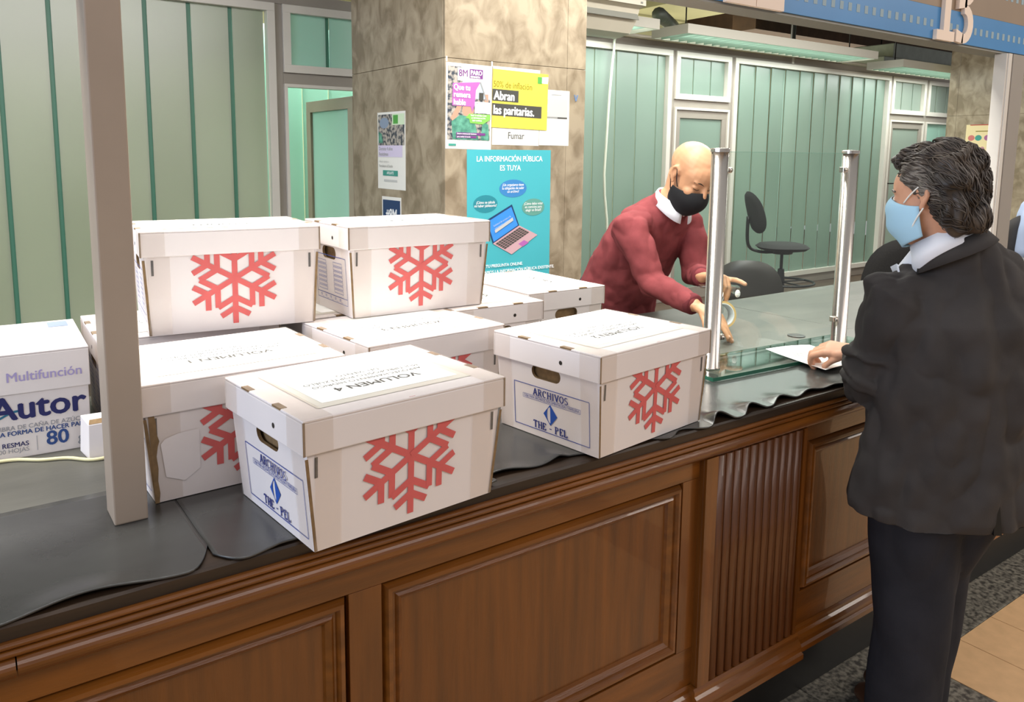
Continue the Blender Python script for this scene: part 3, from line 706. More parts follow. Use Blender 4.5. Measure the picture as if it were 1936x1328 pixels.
def archive_box(label, x, y, z0, deg, L, W, H, hl, tap=0.011, front='snow', side='archivos', vol=None, open_hole=True, tapx=None, torn=False):
    root = thing('archive_box', label, 'box', (x, y, ZC+z0), math.radians(deg), 'white archive boxes stacked on the counter')
    rr = random.Random(int(x*1000)+int(y*100))
    a1, b1 = L/2-0.0055, W/2-0.0055                 # body at the lid
    tx = tapx if tapx is not None else tap
    a0, b0 = L/2-tx-0.002, W/2-tap-0.002
    zt = H-0.006
    def face(f, off=0.0009):
        # maps (u, v) on a side of the tapered body; u to the viewer's right, v up
        def fn(u, v):
            t = v/zt
            hx, hy = a0+(a1-a0)*t, b0+(b1-b0)*t
            if f == 'front': return Vector((u, -hy-off, v+0.001))
            if f == 'left': return Vector((-hx-off, -u, v+0.001))
            return Vector((hx+off, u, v+0.001))
        return fn
    # body: hollow card shell; the short sides have a hand hole
    body = MB()
    body.add([(-a0, -b0, 0.001), (a0, -b0, 0.001), (a0, b0, 0.001), (-a0, b0, 0.001)], [(0, 3, 2, 1)])
    F, Lf, Rf = face('front', 0), face('left', 0), face('right', 0)
    body.poly([F(-a0, 0), F(a0, 0), F(a1, zt), F(-a1, zt)])
    body.add([(-a0, b0, 0.001), (a0, b0, 0.001), (a1, b1, zt+0.001), (-a1, b1, zt+0.001)], [(3, 2, 1, 0)])
    hu0, hu1, hv0, hv1 = -0.047, 0.047, 0.146, 0.180
    r = (hv1-hv0)/2
    loop = [(hu1-r+r*math.cos(t), hv0+r+r*math.sin(t)) for t in [math.radians(-90+18*i) for i in range(11)]] + [(hu0+r+r*math.cos(t), hv0+r+r*math.sin(t)) for t in [math.radians(90+18*i) for i in range(11)]]
    rim = MB()
    for fn in (Lf, Rf):
        outer = [(-b0, 0), (b0, 0), (b1, zt), (-b1, zt)]
        b = bmesh.new()
        vo = [b.verts.new(fn(*p)) for p in outer]; vi = [b.verts.new(fn(*p)) for p in loop]
        ed = [b.edges.new((vo[i], vo[(i+1) % 4])) for i in range(4)]+[b.edges.new((vi[i], vi[(i+1) % len(vi)])) for i in range(len(vi))]
        bmesh.ops.triangle_fill(b, use_beauty=True, use_dissolve=False, edges=ed)
        b.verts.index_update()
        body.add([v_.co.copy() for v_ in b.verts], [tuple(v_.index for v_ in f_.verts) for f_ in b.faces]); b.free()
        inn = Vector((1, 0, 0)) if fn is Lf else Vector((-1, 0, 0))
        nl = len(loop)
        rim.add([fn(*p) for p in loop]+[fn(*p)+inn*0.007 for p in loop], [(i, (i+1) % nl, nl+(i+1) % nl, nl+i) for i in range(nl)])
    bo = body.build('body', M_card, root, local=True)
    rim.build('hand_hole_rim', M_kraft, bo, local=True)
    MB().frustum(a0-0.015, b0-0.015, 0.012, a1-0.014, b1-0.014, zt-0.03).build('stored_folders', M_kraft, bo, local=True)
    # raw card edges at the corners
    for sx in (-1, 1):
        o = 0.0012; ce = MB()
        ce.add([(sx*(a0+o)-(0.0 if sx < 0 else 0.006), -b0-o, 0.002), (sx*(a0+o)+(0.006 if sx < 0 else 0), -b0-o, 0.002), (sx*(a1+o)+(0.006 if sx < 0 else 0), -b1-o, zt-hl), (sx*(a1+o)-(0 if sx < 0 else 0.006), -b1-o, zt-hl)], [(0, 1, 2, 3)])
        ce.build('card_edge', M_kraft, bo, local=True)
    sl = MB(); fr = face('front', 0.0014)
    for sx in (-1, 1):
        u0 = sx*(a1-0.021)
        sl.poly([fr(u0-0.0028, H-hl-0.045), fr(u0+0.0028, H-hl-0.045), fr(u0+0.0028, H-hl-0.008), fr(u0-0.0028, H-hl-0.008)])
    sl.build('locking_slot', M_dark, bo, local=True)
    # lid
    t = 0.0045; A, B = L/2, W/2
    lid = MB()
    wob = lambda: (rr.random()-0.5)*0.003
    lid.box(-A, A, -B, B, H-0.005, H)
    lid.box(-A, A, -B, -B+t, H-hl+wob(), H-0.005).box(-A, A, B-t, B, H-hl, H-0.005)
    lid.box(-A, -A+t, -B+t, B-t, H-hl, H-0.005).box(A-t, A, -B+t, B-t, H-hl, H-0.005)
    lo = lid.build('lid', M_card, root, local=True, bevel=0.0022)
    tb = MB()
    for sx in (-1, 1):
        for yy in (-W*0.20, W*0.20):
            tb.box(sx*(A-0.006)-0.0062, sx*(A-0.006)+0.0066, yy-0.017, yy+0.017, H-0.003, H+0.0007)
    tb.build('lid_tab', M_kraft, lo, local=True)
    le = MB().box(-A-0.0004, -A+0.0036, -B-0.0008, -B+0.0003, H-hl+0.001, H-0.003)
    le.build('card_edge', M_kraft, lo, local=True)
    le = MB().box(A-0.0036, A+0.0004, -B-0.0008, -B+0.0003, H-hl+0.001, H-0.003)
    le.build('card_edge', M_kraft, lo, local=True)
    rv = MB()
    for sx in (-1, 1):
        c = Vector((sx*(A+0.0006), -W*0.16, H-hl*0.60)); n_ = 10
        rv.poly([c+Vector((0, 0.0052*math.cos(6.283*i/n_), 0.0052*math.sin(6.283*i/n_))) for i in range(n_)])
    rv.build('rivet_hole', M_dark, lo, local=True)
    # packing tape over the lid corners and body
    class TP:
        def __init__(s, par): s.par = par
        def poly(s, pts): MB().poly([Vector(q) for q in pts]).build('packing_tape', M_tape, s.par, local=True)
    tp = TP(lo); o = 0.0011; tw = 0.055
    for sx in (-1, 1):
        u0, u1 = (sx*A, sx*(A-tw)) if sx < 0 else (sx*(A-tw), sx*A)
        tp.poly([(u0, -B-o, H-hl+0.002), (u1, -B-o, H-hl+0.002), (u1, -B-o, H), (u0, -B-o, H)])
        tp.poly([(u0, -B, H+o), (u1, -B, H+o), (u1, B, H+o), (u0, B, H+o)])
    tp.poly([(-A-o, -B, H-hl+0.003), (-A-o, -B, H), (-A-o, -B+0.06, H), (-A-o, -B+0.06, H-hl+0.003)])
    tp.poly([(-A-o, B-0.06, H-hl+0.003), (-A-o, B-0.06, H), (-A-o, B, H), (-A-o, B, H-hl+0.003)])
    tp = TP(bo); ft = face('front', 0.0022); lf = face('left', 0.0022)
    for u0, u1 in ((-a0, -a0+0.05), (a0-0.052, a0)):
        tp.poly([ft(u0, 0.002), ft(u1, 0.002), ft(u1, H-hl-0.001), ft(u0, H-hl-0.001)])
    for u0, u1 in ((-b0, -b0+0.045), (b0-0.05, b0)):
        tp.poly([lf(u0, 0.002), lf(u1, 0.002), lf(u1, H-hl-0.001), lf(u0, H-hl-0.001)])
    if front == 'snow':
        snowflake(face('front', 0.0012), 0.0, 0.128, 0.113).build('snowflake_print', M_red, bo, local=True)
    def label_archivos(fn):
        mb = MB(); frame_lines(mb, fn, -0.108, 0.135, 0.018, 0.125, 0.0018)
        frame_lines(mb, fn, -0.078, 0.108, 0.0905, 0.1005, 0.0008); mb.build('print_frame', M_ink, bo, local=True)
        slab_text(MB(), 'ARCHIVOS', fn, 0.015, 0.103, 0.017, 0.19, 0.06, 1.15).build('print_lettering', M_navy, bo, local=True)
        text_mb('CAJA PARA ARCHIVOS, DOCUMENTACION Y PAPELERIA', 0.0085, 0.00005, fn=lambda u, v: fn(u+0.015, v+0.0955), sx=0.83).build('print_lettering', M_ink, bo, local=True)
        slab_text(MB(), 'THE - PEL', fn, 0.013, 0.022, 0.018, 0.2, 0.06, 1.05).build('print_lettering', M_navy, bo, local=True)
        mb = MB(); cu, cv, hx, hy = 0.013, 0.064, 0.030, 0.026
        # rhombus with a white half-moon cut into its left side
        n_ = 14; el = [(cu-0.011*math.cos(math.radians(a)), cv+0.020*math.sin(math.radians(a))) for a in [-90+180*i/n_ for i in range(n_+1)]]
        mb.add([fn(cu, cv+hy), fn(cu, cv-hy), fn(cu+hx*0.75, cv)], [(0, 1, 2)])
        left = [(cu, cv-hy), (cu-hx*0.75, cv), (cu, cv+hy)]
        for i in range(n_):
            p, q = el[i], el[i+1]
            def proj(pt):
                v_ = pt[1]; k2 = (1-abs(v_-cv)/hy); return (cu-hx*0.75*k2, v_)
            mb.poly([fn(*p), fn(*q), fn(*proj(q)), fn(*proj(p))])
        mb.poly([fn(cu, cv-hy), fn(*el[0]), fn(cu-hx*0.75*(1-0.020/hy), cv-0.020)]); mb.poly([fn(cu, cv+hy), fn(*el[-1]), fn(cu-hx*0.75*(1-0.020/hy), cv+0.020)])
        mb.build('rhombus_logo', mat('logo_blue', '#1f4fa8', 0.7), bo, local=True, fix=True)
    def label_table(fn):
        mb = MB(); frame_lines(mb, fn, -0.10, 0.11, 0.045, 0.155, 0.0018)
        frame_lines(mb, fn, -0.10, 0.11, 0.028, 0.045, 0.0012)
        for c in (-0.085, 0.025):
            for i in range(7): frame_lines(mb, fn, c, c+0.06, 0.055+i*0.0125, 0.055+i*0.0125+0.009, 0.0011)
        mb.build('print_frame', M_ink, bo, local=True)
        text_mb('19__  19__  19__  19__  19__', 0.013, fn=lambda u, v: fn(u, v+0.0365)).build('print_lettering', M_ink, bo, local=True)
    for sd, nm in ((side, 'left'),):
        if sd == 'archivos': label_archivos(face(nm, 0.0012))
        elif sd == 'table': label_table(face(nm, 0.0012))
    # title sheet on the lid, read from behind the counter
    if vol:
        def top(u, v, o_=0.0017): return Vector((-u, -v, H+o_))
        sw, sh = 0.148, 0.102
        MB().poly([top(-sw-0.02, -sh-0.022, 0.0009), top(sw+0.02, -sh-0.022, 0.0009), top(sw+0.02, sh+0.022, 0.0009), top(-sw-0.02, sh+0.022, 0.0009)]).build('taped_border', M_border, lo, local=True)
        MB().poly([top(-sw, -sh, 0.0013), top(sw, -sh, 0.0013), top(sw, sh, 0.0013), top(-sw, sh, 0.0013)]).build('title_sheet', M_paper, lo, local=True)
        text_mb(vol, 0.034, 0.0006, fn=lambda u, v: top(u, v+0.045)).build('title_lettering', M_txt, lo, local=True)
        lt = MB()
        for i, s in enumerate(('APROVECHAMIENTO HIDRICO', 'MULTIPROPÓSITO PORTEZUELO', 'DEL VIENTO')):
            q = text_mb(s, 0.0175, 0.0, fn=lambda u, v, i=i: top(u, v+0.012-i*0.022)); lt.add(q.v, q.f)
        lt.poly([top(-0.10, -0.058), top(0.10, -0.058), top(0.10, -0.0572), top(-0.10, -0.0572)])
        lt.build('title_lettering', M_txt, lo, local=True)
    if torn:
        tf = face('front', 0.0026); prof = [(0.0, 0.012), (0.02, 0.016), (0.045, 0.010), (0.07, 0.013), (0.095, 0.008), (0.115, 0.014), (0.125, 0.020), (0.14, 0.012), (0.165, 0.010), (0.178, 0.004)]
        for (v0, d0), (v1, d1) in zip(prof, prof[1:]):
            MB().poly([tf(-a0-0.002-(a1-a0)*0.5*v0/zt, v0), tf(-a0+d0*0.5, v0), tf(-a0+d1*0.5, v1), tf(-a0-0.002-(a1-a0)*0.5*v1/zt, v1)]).build('torn_edge', M_kraft, bo, local=True)
        tf2 = face('front', 0.0032)
        MB().poly([tf2(-a0+0.012, 0.118), tf2(-a0+0.020, 0.127), tf2(-a0+0.045, 0.134), tf2(-a0+0.085, 0.136), tf2(-a0+0.085, 0.055), tf2(-a0+0.055, 0.035), tf2(-a0+0.02, 0.05)]).build('loose_paper_layer', M_card, bo, local=True)
    return root

HB = 0.246
archive_box('white archive box with VOLUMEN 4 sheet and red snowflake, overhanging the wooden edge in front', 0.659, 0.140, 0.0045, 4.9, 0.435, 0.335, HB-0.0045, 0.062, tap=0.014, vol='VOLUMEN 4', tapx=0.022)
archive_box('white archive box with red snowflake standing alone beside the glass screen', 1.346, 0.201, 0.0045, 7.3, 0.432, 0.347, HB-0.0045, 0.063, tap=0.011, vol='VOLUMEN 2', tapx=0.016)
archive_box('white archive box with VOLUMEN 1 sheet, standing behind the grey post with a torn front', 0.484, 0.487, 0.0045, 1.4, 0.421, 0.34, HB-0.0045, 0.062, vol='VOLUMEN 1', tapx=0.02, torn=True)
archive_box('white archive box with VOLUMEN 3 sheet lying low between the snowflake boxes', 0.962, 0.546, 0.0045, 4.4, 0.405, 0.34, HB-0.0045, 0.062, vol='VOLUMEN 3')
archive_box('white archive box carrying the upper left snowflake box beside the paper carton', 0.492, 0.915, 0.0, -1.5, 0.43, 0.345, HB, 0.062, side='table', vol='VOLUMEN')
archive_box('white archive box in the rear row hidden under the upper snowflake boxes', 0.935, 0.930, 0.0, 91.0, 0.40, 0.33, HB, 0.062, vol='VOLUMEN')
archive_box('white archive box with riveted end under the right end of the upper box', 1.324, 0.822, 0.0, 88.5, 0.43, 0.31, HB, 0.058, front='none', side='none', vol='VOLUMEN')
archive_box('rearmost white archive box with riveted end, nearest the man in red', 1.668, 0.930, 0.0, 89.5, 0.43, 0.322, HB, 0.062, front='none', side='none', vol='VOLUMEN')
archive_box('upper white archive box with red snowflake at left, just right of the grey post', 0.594, 0.850, HB+0.0012, -6.2, 0.425, 0.329, 0.252, 0.062, tap=0.013, side='table', vol='VOLUMEN')
archive_box('upper white archive box with red snowflake in front of the marble column', 1.077, 0.790, HB+0.0012, -1.0, 0.440, 0.31, 0.247, 0.062, tap=0.016, side='table', vol='VOLUMEN')

# ------------------------------------------------------------------ carton of copier paper, small carton, cable
pc = thing('paper_carton', 'white carton of copier paper with dark blue lettering at the left edge', 'box', (0.095, 0.925, ZC))
AX0, AX1, AY0, AY1, AH = -0.070, 0.258, 0.748, 1.10, 0.240
Mx = Matrix.Translation((0.095, 0.925, ZC)) @ Matrix.Rotation(math.radians(-2), 4, 'Z')
pc.rotation_euler[2] = math.radians(-2); WM[pc] = Mx
mb = MB().box(AX0+0.004-0.095, AX1-0.004-0.095, AY0+0.004-0.925, AY1-0.004-0.925, 0.0, AH-0.006); bo = mb.build('body', M_card, pc, local=True, bevel=0.002)
mb = MB(); x0, x1, y0, y1 = AX0-0.095, AX1-0.095, AY0-0.925, AY1-0.925; hl = 0.092
mb.box(x0, x1, y0, y1, AH-0.005, AH).box(x0, x1, y0, y0+0.0035, AH-hl, AH-0.005).box(x0, x1, y1-0.0035, y1, AH-hl, AH-0.005).box(x0, x0+0.0035, y0+0.0035, y1-0.0035, AH-hl, AH-0.005).box(x1-0.0035, x1, y0+0.0035, y1-0.0035, AH-hl, AH-0.005)
lo = mb.build('lid', M_card, pc, local=True, bevel=0.002)
yl = y0+0.004-0.0008
def af(u, v): return Vector((u-0.095, yl, v))
def alid(u, v): return Vector((u-0.095, y0-0.0008, v))
M_lilac = mat('lilac_print', '#a59ac8', 0.7); M_navy2 = mat('dark_navy_print', '#22255f', 0.7); M_blue2 = mat('mid_blue_print', '#2c4a86', 0.7); M_gp = mat('faint_grey_print', '#8f9098', 0.7)
text_mb('Multifunción', 0.030, 0.0004, 'RIGHT', lambda u, v: alid(u+0.243, v+0.186)).build('lid_lettering', M_lilac, lo, local=True)
text_mb('Autor', 0.074, 0.0022, 'RIGHT', lambda u, v: af(u+0.246, v+0.113), 1.04).build('name_lettering', M_navy2, bo, local=True)
mb = MB(); n_ = 12
for i in range(n_):
    f_ = lambda t: (0.050+0.062*t, 0.098-0.010*math.cos(t*3.14))
    p, q = f_(i/n_), f_((i+1)/n_)
    mb.poly([af(p[0], p[1]-0.0018), af(q[0], q[1]-0.0018), af(q[0], q[1]+0.0035), af(p[0], p[1]+0.0035)])
mb.build('name_swash', mat('teal_print', '#276a86', 0.7), bo, local=True)
text_mb('PAPEL DE FIBRA DE CAÑA DE AZÚCAR', 0.0140, 0.0001, 'RIGHT', lambda u, v: af(u+0.250, v+0.071)).build('small_lettering', M_gp, bo, local=True)
text_mb('OTRA FORMA DE HACER PAPEL', 0.0145, 0.0004, 'RIGHT', lambda u, v: af(u+0.252, v+0.0585)).build('small_lettering', M_blue2, bo, local=True)
text_mb('80', 0.046, 0.0012, 'CENTER', lambda u, v: af(u+0.185, v+0.034)).build('weight_lettering', M_blue2, bo, local=True)
text_mb('g', 0.030, 0.0006, 'CENTER', lambda u, v: af(u+0.232, v+0.026)).build('weight_lettering', M_gp, bo, local=True)
text_mb('10 RESMAS', 0.0150, 0.0003, 'RIGHT', lambda u, v: af(u+0.128, v+0.032)).build('small_lettering', M_navy2, bo, local=True)
text_mb('DE 500 HOJAS', 0.0140, 0.0, 'RIGHT', lambda u, v: af(u+0.128, v+0.019)).build('small_lettering', M_gp, bo, local=True)
MB().poly([af(0.1435, 0.012), af(0.1445, 0.012), af(0.1445, 0.046), af(0.1435, 0.046)]).build('divider_line', M_gp, bo, local=True)
MB().poly([Vector((0.10, 0.085, AH+0.0007)), Vector((0.145, 0.085, AH+0.0007)), Vector((0.145, 0.155, AH+0.0007)), Vector((0.10, 0.155, AH+0.0007))]).build('lid_sticker', mat('blue_grey_sticker', '#8f9bb0', 0.6), lo, local=True)
sc = thing('small_carton', 'small crumpled white carton standing half behind the grey post', 'box', (0.262, 0.69, ZC))
MB().add([Vector((0.228, 0.655, ZC)), Vector((0.300, 0.650, ZC)), Vector((0.296, 0.724, ZC)), Vector((0.220, 0.726, ZC)), Vector((0.232, 0.660, ZC+0.078)), Vector((0.297, 0.655, ZC+0.080)), Vector((0.293, 0.718, ZC+0.086)), Vector((0.224, 0.720, ZC+0.086))],
         [(0, 3, 2, 1), (4, 5, 6, 7), (0, 1, 5, 4), (1, 2, 6, 5), (2, 3, 7, 6), (3, 0, 4, 7)]).build('body', M_card, sc, bevel=0.0015)
MB().add([Vector((0.2325, 0.6605, ZC+0.0785)), Vector((0.2968, 0.6555, ZC+0.0805)), Vector((0.290, 0.672, ZC+0.0865)), Vector((0.236, 0.676, ZC+0.0850))], [(0, 1, 2, 3)]).build('flap', M_kraft, sc)
cbp = [(-0.3, 0.80), (-0.05, 0.735), (0.03, 0.742), (0.09, 0.735), (0.14, 0.702), (0.19, 0.682), (0.235, 0.6405), (0.30, 0.6385), (0.345, 0.63)]
def smooth_path(pts, n=6):
    out = []
    for i in range(len(pts)-1):
        p0, p1, p2, p3 = [Vector(pts[max(0, min(len(pts)-1, i+k_))]) for k_ in (-1, 0, 1, 2)]
        for j in range(n):
            t = j/n
            out.append(0.5*((2*p1)+(p2-p0)*t+(2*p0-5*p1+4*p2-p3)*t*t+(3*p1-p0-3*p2+p3)*t**3))
    out.append(Vector(pts[-1])); return out
tag(MB().tube(smooth_path([(x_, y_, ZC+0.0042) for x_, y_ in cbp]), 0.004, 8).build('cable', mat('ivory_cable', '#d9cf9f', 0.5), None, True), 'thin ivory cable lying on the counter before the paper carton', 'cable')

# ------------------------------------------------------------------ posters on the columns
M_sheet = mat('poster_white', '#f4f2ea', 0.45); M_yel = mat('poster_yellow', '#f7df55', 0.45, var=0.03); M_dkg = mat('poster_dark_grey', '#4b4a44', 0.5)
M_mag = mat('poster_magenta', '#b869b4', 0.5); M_prp = mat('poster_purple', '#7b3f86', 0.5); M_grn = mat('poster_green', '#86c65a', 0.5)
M_teal_p = mat('poster_teal', '#4fbac4', 0.3, var=0.06, vscale=2); M_sky = mat('poster_sky', '#c4d3e6', 0.5); M_skin_p = mat('poster_skin', '#c99a82', 0.5)
M_tshirt = mat('poster_mint', '#6fb59a', 0.5, color2='#3f7a68', vscale=30); M_crowd = mat('poster_crowd', '#b9b0a4', 0.5, color2='#3f4650', vscale=45, detail=3, ramp=(0.42, 0.58))
M_wht = mat('poster_print_white', '#ffffff', 0.5); M_lil = mat('poster_lilac', '#ded3ec', 0.5); M_ltg = mat('poster_pale_green', '#d9eecb', 0.5); M_green = mat('poster_leaf_green', '#57a94c', 0.5)
M_navyp = mat('poster_navy', '#1f3f6b', 0.5); M_tealtxt = mat('poster_teal_button', '#3f9a8a', 0.5); M_lgrey = mat('poster_light_grey', '#c9c9c6', 0.5); M_mgrey = mat('poster_mid_grey', '#9c9c98', 0.5)
M_lap = mat('poster_laptop_pink', '#d2aab0', 0.5); M_scr = mat('poster_screen_blue', '#3f93e6', 0.5); M_bub1 = mat('poster_bubble_blue', '#3f87c4', 0.5); M_bub2 = mat('poster_bubble_teal', '#2c8b98', 0.5); M_bub3 = mat('poster_bubble_sage', '#66a294', 0.5)
M_olivetxt = mat('poster_olive_text', '#8a7a1c', 0.5)
class Poster:
    def __init__(s, label, face, x0, x1, z0, z1, m, base=0.0, rot=0.0, w=None, h=None, cat='poster', plane=None):
        # coordinates inside the poster run 0..1 from its lower left corner
        s.face, s.n = face, 0; s.x0, s.x1, s.z0, s.z1, s.rot, s.base = x0, x1, z0, z1, rot, base
        s.plane = plane if plane is not None else (2.11 if face == 'front' else 2.045)
        c = s.pt(0.5, 0.0, 0)
        s.root = thing('poster', label, cat, tuple(c))
        s.ar = (abs(x1-x0))/(z1-z0)
        mb = MB(); n = 12; nv = 12
        for j in range(nv+1):
            for i in range(n+1):
                u, v_ = i/n, j/nv
                mb.v.append(s.pt(u, v_, 0.0008))
        for j in range(nv):
            for i in range(n):
                a = j*(n+1)+i; mb.f.append((a, a+1, a+n+2, a+n+1))
        s.sheet = mb.build('sheet', m, s.root)
        so = s.sheet.modifiers.new('t', 'SOLIDIFY'); so.thickness = 0.0006; so.offset = -1
    def pt(s, u, v, off):
        wd, ht = s.x1-s.x0, s.z1-s.z0
        du, dv = (u-0.5)*wd, (v-0.5)*ht; c, q = math.cos(s.rot), math.sin(s.rot)
        sg = 1 if wd > 0 else -1
        a = (s.x0+s.x1)/2+(du*c-dv*q*sg); z = (s.z0+s.z1)/2+(du*q*sg+dv*c)+ZC
        if s.face == 'front': return Vector((a, s.plane-s.base-off, z))
        return Vector((s.plane-s.base-off, a, z))
    def lay(s): s.n += 1; return 0.0010+0.00016*s.n
    def poly(s, name, pts, m):
        o = s.lay(); MB().poly([s.pt(u, v, o) for u, v in pts]).build(name, m, s.root); return s
    def rect(s, name, u0, u1, v0, v1, m): return s.poly(name, [(u0, v0), (u1, v0), (u1, v1), (u0, v1)], m)
    def ell(s, name, cu, cv, ru, rv, m, n=24): return s.poly(name, [(cu+ru*math.cos(6.283*i/n), cv+rv*math.sin(6.283*i/n)) for i in range(n)], m)
    def text(s, body, u, v, h, m, bold=0.0, align='LEFT', sx=1.0, tilt=0.0):
        # h = text size as a share of the poster height
        ht = s.z1-s.z0; wd = abs(s.x1-s.x0); o = s.lay(); ct, sn = math.cos(tilt), math.sin(tilt)
        q = text_mb(body, h*ht, bold, align, lambda a, b: s.pt(u+(a*ct-b*sn)/wd, v+(a*sn+b*ct)/ht, o), sx)
        q.build('lettering', m, s.root); return s
# strike poster
p = Poster('white bordered strike poster with purple headline on the marble column', 'front', 2.05, 2.322, 0.712, 1.128, M_sheet, 0.0, -0.012)
p.rect('picture', 0.035, 0.965, 0.105, 0.96, M_crowd).poly('sky_area', [(0.35, 0.60), (0.965, 0.60), (0.965, 0.96), (0.35, 0.96)], M_sky)
p.ell('face_shape', 0.48, 0.46, 0.13, 0.085, M_skin_p).poly('arm_shape', [(0.10, 0.36), (0.17, 0.30), (0.34, 0.50), (0.28, 0.55)], M_skin_p).poly('arm_shape', [(0.84, 0.55), (0.92, 0.55), (0.92, 0.66), (0.85, 0.66)], M_skin_p)
p.poly('shirt_shape', [(0.15, 0.11), (0.12, 0.32), (0.3, 0.40), (0.6, 0.38), (0.72, 0.11)], M_tshirt).poly('shirt_shape', [(0.76, 0.11), (0.80, 0.34), (0.93, 0.30), (0.95, 0.11)], M_tshirt)
p.rect('headline_block', 0.24, 0.80, 0.80, 0.95, M_sheet).rect('purple_block', 0.50, 0.79, 0.835, 0.945, M_prp).poly('speech_shape', [(0.13, 0.505), (0.53, 0.505), (0.57, 0.44), (0.62, 0.53), (0.64, 0.70), (0.74, 0.80), (0.14, 0.765)], M_mag)
p.poly('flag_pole', [(0.72, 0.80), (0.75, 0.80), (0.90, 0.58), (0.87, 0.58)], M_mgrey).rect('window_shape', 0.71, 0.81, 0.585, 0.675, M_dkg).rect('date_block', 0.62, 0.98, 0.43, 0.565, M_wht)
p.poly('green_block', [(0.42, 0.37), (0.50, 0.42), (0.97, 0.42), (0.97, 0.36), (0.80, 0.30), (0.52, 0.31), (0.50, 0.36)], M_grn).rect('purple_line', 0.22, 0.86, 0.165, 0.195, M_prp).rect('purple_line', 0.22, 0.66, 0.13, 0.158, M_prp).rect('logo_mark', 0.06, 0.22, 0.035, 0.06, M_tealtxt)
p.text('8M', 0.26, 0.885, 0.115, M_prp, 0.0004, sx=0.9).text('PARO', 0.515, 0.90, 0.075, M_wht, 0.0012, sx=0.85).text('FEMINISTA', 0.515, 0.852, 0.034, M_wht, 0.0005, sx=0.85)
p.text('Que tu', 0.155, 0.72, 0.095, M_wht, 0.0014, sx=0.85).text('remera', 0.155, 0.635, 0.095, M_wht, 0.0014, sx=0.85).text('hable', 0.155, 0.545, 0.095, M_wht, 0.0014, sx=0.85)
p.text('8M', 0.65, 0.545, 0.022, M_txt).text('12 hs. Hall 9', 0.65, 0.50, 0.030, M_mgrey).text('31 de mayo', 0.65, 0.462, 0.030, M_mgrey)
p.text('TRAÉ TU REMERA CON', 0.52, 0.40, 0.026, M_wht, 0.0002, sx=0.85).text('LA REIVINDICACIÓN', 0.54, 0.37, 0.026, M_wht, 0.0002, sx=0.85).text('QUE QUIERAS', 0.56, 0.34, 0.026, M_wht, 0.0002, sx=0.85)
p.text('Estamos construyendo feminismo', 0.235, 0.180, 0.024, M_wht, 0.0002, sx=0.85).text('para cambiar el mundo', 0.235, 0.144, 0.024, M_wht, 0.0002, sx=0.85)
# smoking notice, mostly covered
p = Poster('white notice reading Fumar, sticking out below the yellow flyer', 'front', 2.328, 2.63, 0.735, 1.128, M_sheet, 0.0, -0.008)
p.text('Fumar', 0.5, 0.12, 0.125, M_txt, 0.0006, 'CENTER', 0.85)
p = Poster('white sheet with a grey picture, right of the yellow flyer', 'front', 2.632, 2.836, 0.737, 1.03, M_sheet, 0.0, -0.006)
p.rect('grey_picture', 0.02, 0.93, 0.52, 0.84, M_lgrey).rect('dark_strip', 0.02, 0.93, 0.49, 0.52, M_mgrey).rect('icon_square', 0.10, 0.28, 0.60, 0.74, M_wht).rect('dark_chip', 0.60, 0.93, 0.49, 0.515, M_dkg).rect('grey_line', 0.38, 0.72, 0.91, 0.922, M_mgrey)
p = Poster('yellow flyer with dark boxed wording on the marble column', 'front', 2.324, 2.682, 0.820, 1.112, M_yel, 0.0035, -0.022)
p.text('50% de inflación', 0.01, 0.74, 0.155, M_olivetxt, 0.0003, sx=0.84).rect('dark_box', 0.0, 0.46, 0.455, 0.66, M_dkg).rect('dark_box', 0.0, 0.89, 0.205, 0.415, M_dkg)
p.text('Abran', 0.025, 0.545, 0.215, M_wht, 0.0022, sx=0.84).text('las paritarias.', 0.018, 0.30, 0.215, M_wht, 0.0022, sx=0.80)
p.rect('logo_square', 0.80, 0.88, 0.82, 0.94, M_green).poly('speech_shape', [(0.88, 0.83), (0.99, 0.83), (1.0, 0.95), (0.88, 0.94)], M_wht)
# teal poster
p = Poster('tall teal poster with a laptop picture low on the marble column', 'front', 2.175, 2.714, -0.045, 0.711, M_teal_p, 0.0, 0.004)
p.text('LA INFORMACIÓN PÚBLICA', 0.5, 0.937, 0.052, M_wht, 0.0006, 'CENTER', 0.86).text('ES TUYA', 0.5, 0.875, 0.052, M_wht, 0.0006, 'CENTER', 0.9)
p.ell('speech_bubble', 0.535, 0.735, 0.165, 0.062, M_bub1).ell('speech_bubble', 0.21, 0.635, 0.14, 0.06, M_bub2).ell('speech_bubble', 0.785, 0.60, 0.14, 0.06, M_bub3)
for i, s_ in enumerate(('¿Un organismo tiene', 'la obligación de subir', 'un archivo?')): p.text(s_, 0.535, 0.76-i*0.023, 0.026, M_wht, 0.0002, 'CENTER', 0.85)
for i, s_ in enumerate(('¿Cómo se calcula', 'mi haber jubilatorio?')): p.text(s_, 0.21, 0.645-i*0.023, 0.026, M_wht, 0.0002, 'CENTER', 0.85)
for i, s_ in enumerate(('¿Cómo debo votar', 'en comicios para', 'elegir en Brasil?')): p.text(s_, 0.785, 0.625-i*0.023, 0.026, M_wht, 0.0002, 'CENTER', 0.85)
p.poly('laptop_frame', [(0.295, 0.36), (0.21, 0.52), (0.52, 0.625), (0.61, 0.475)], M_navyp).poly('laptop_screen', [(0.305, 0.372), (0.23, 0.512), (0.512, 0.608), (0.595, 0.478)], M_scr)
p.poly('laptop_base', [(0.295, 0.36), (0.61, 0.475), (0.84, 0.40), (0.52, 0.275)], M_lap).poly('keyboard', [(0.325, 0.358), (0.615, 0.462), (0.735, 0.422), (0.44, 0.315)], M_dkg).poly('touchpad', [(0.60, 0.345), (0.67, 0.37), (0.73, 0.35), (0.655, 0.323)], M_mag)
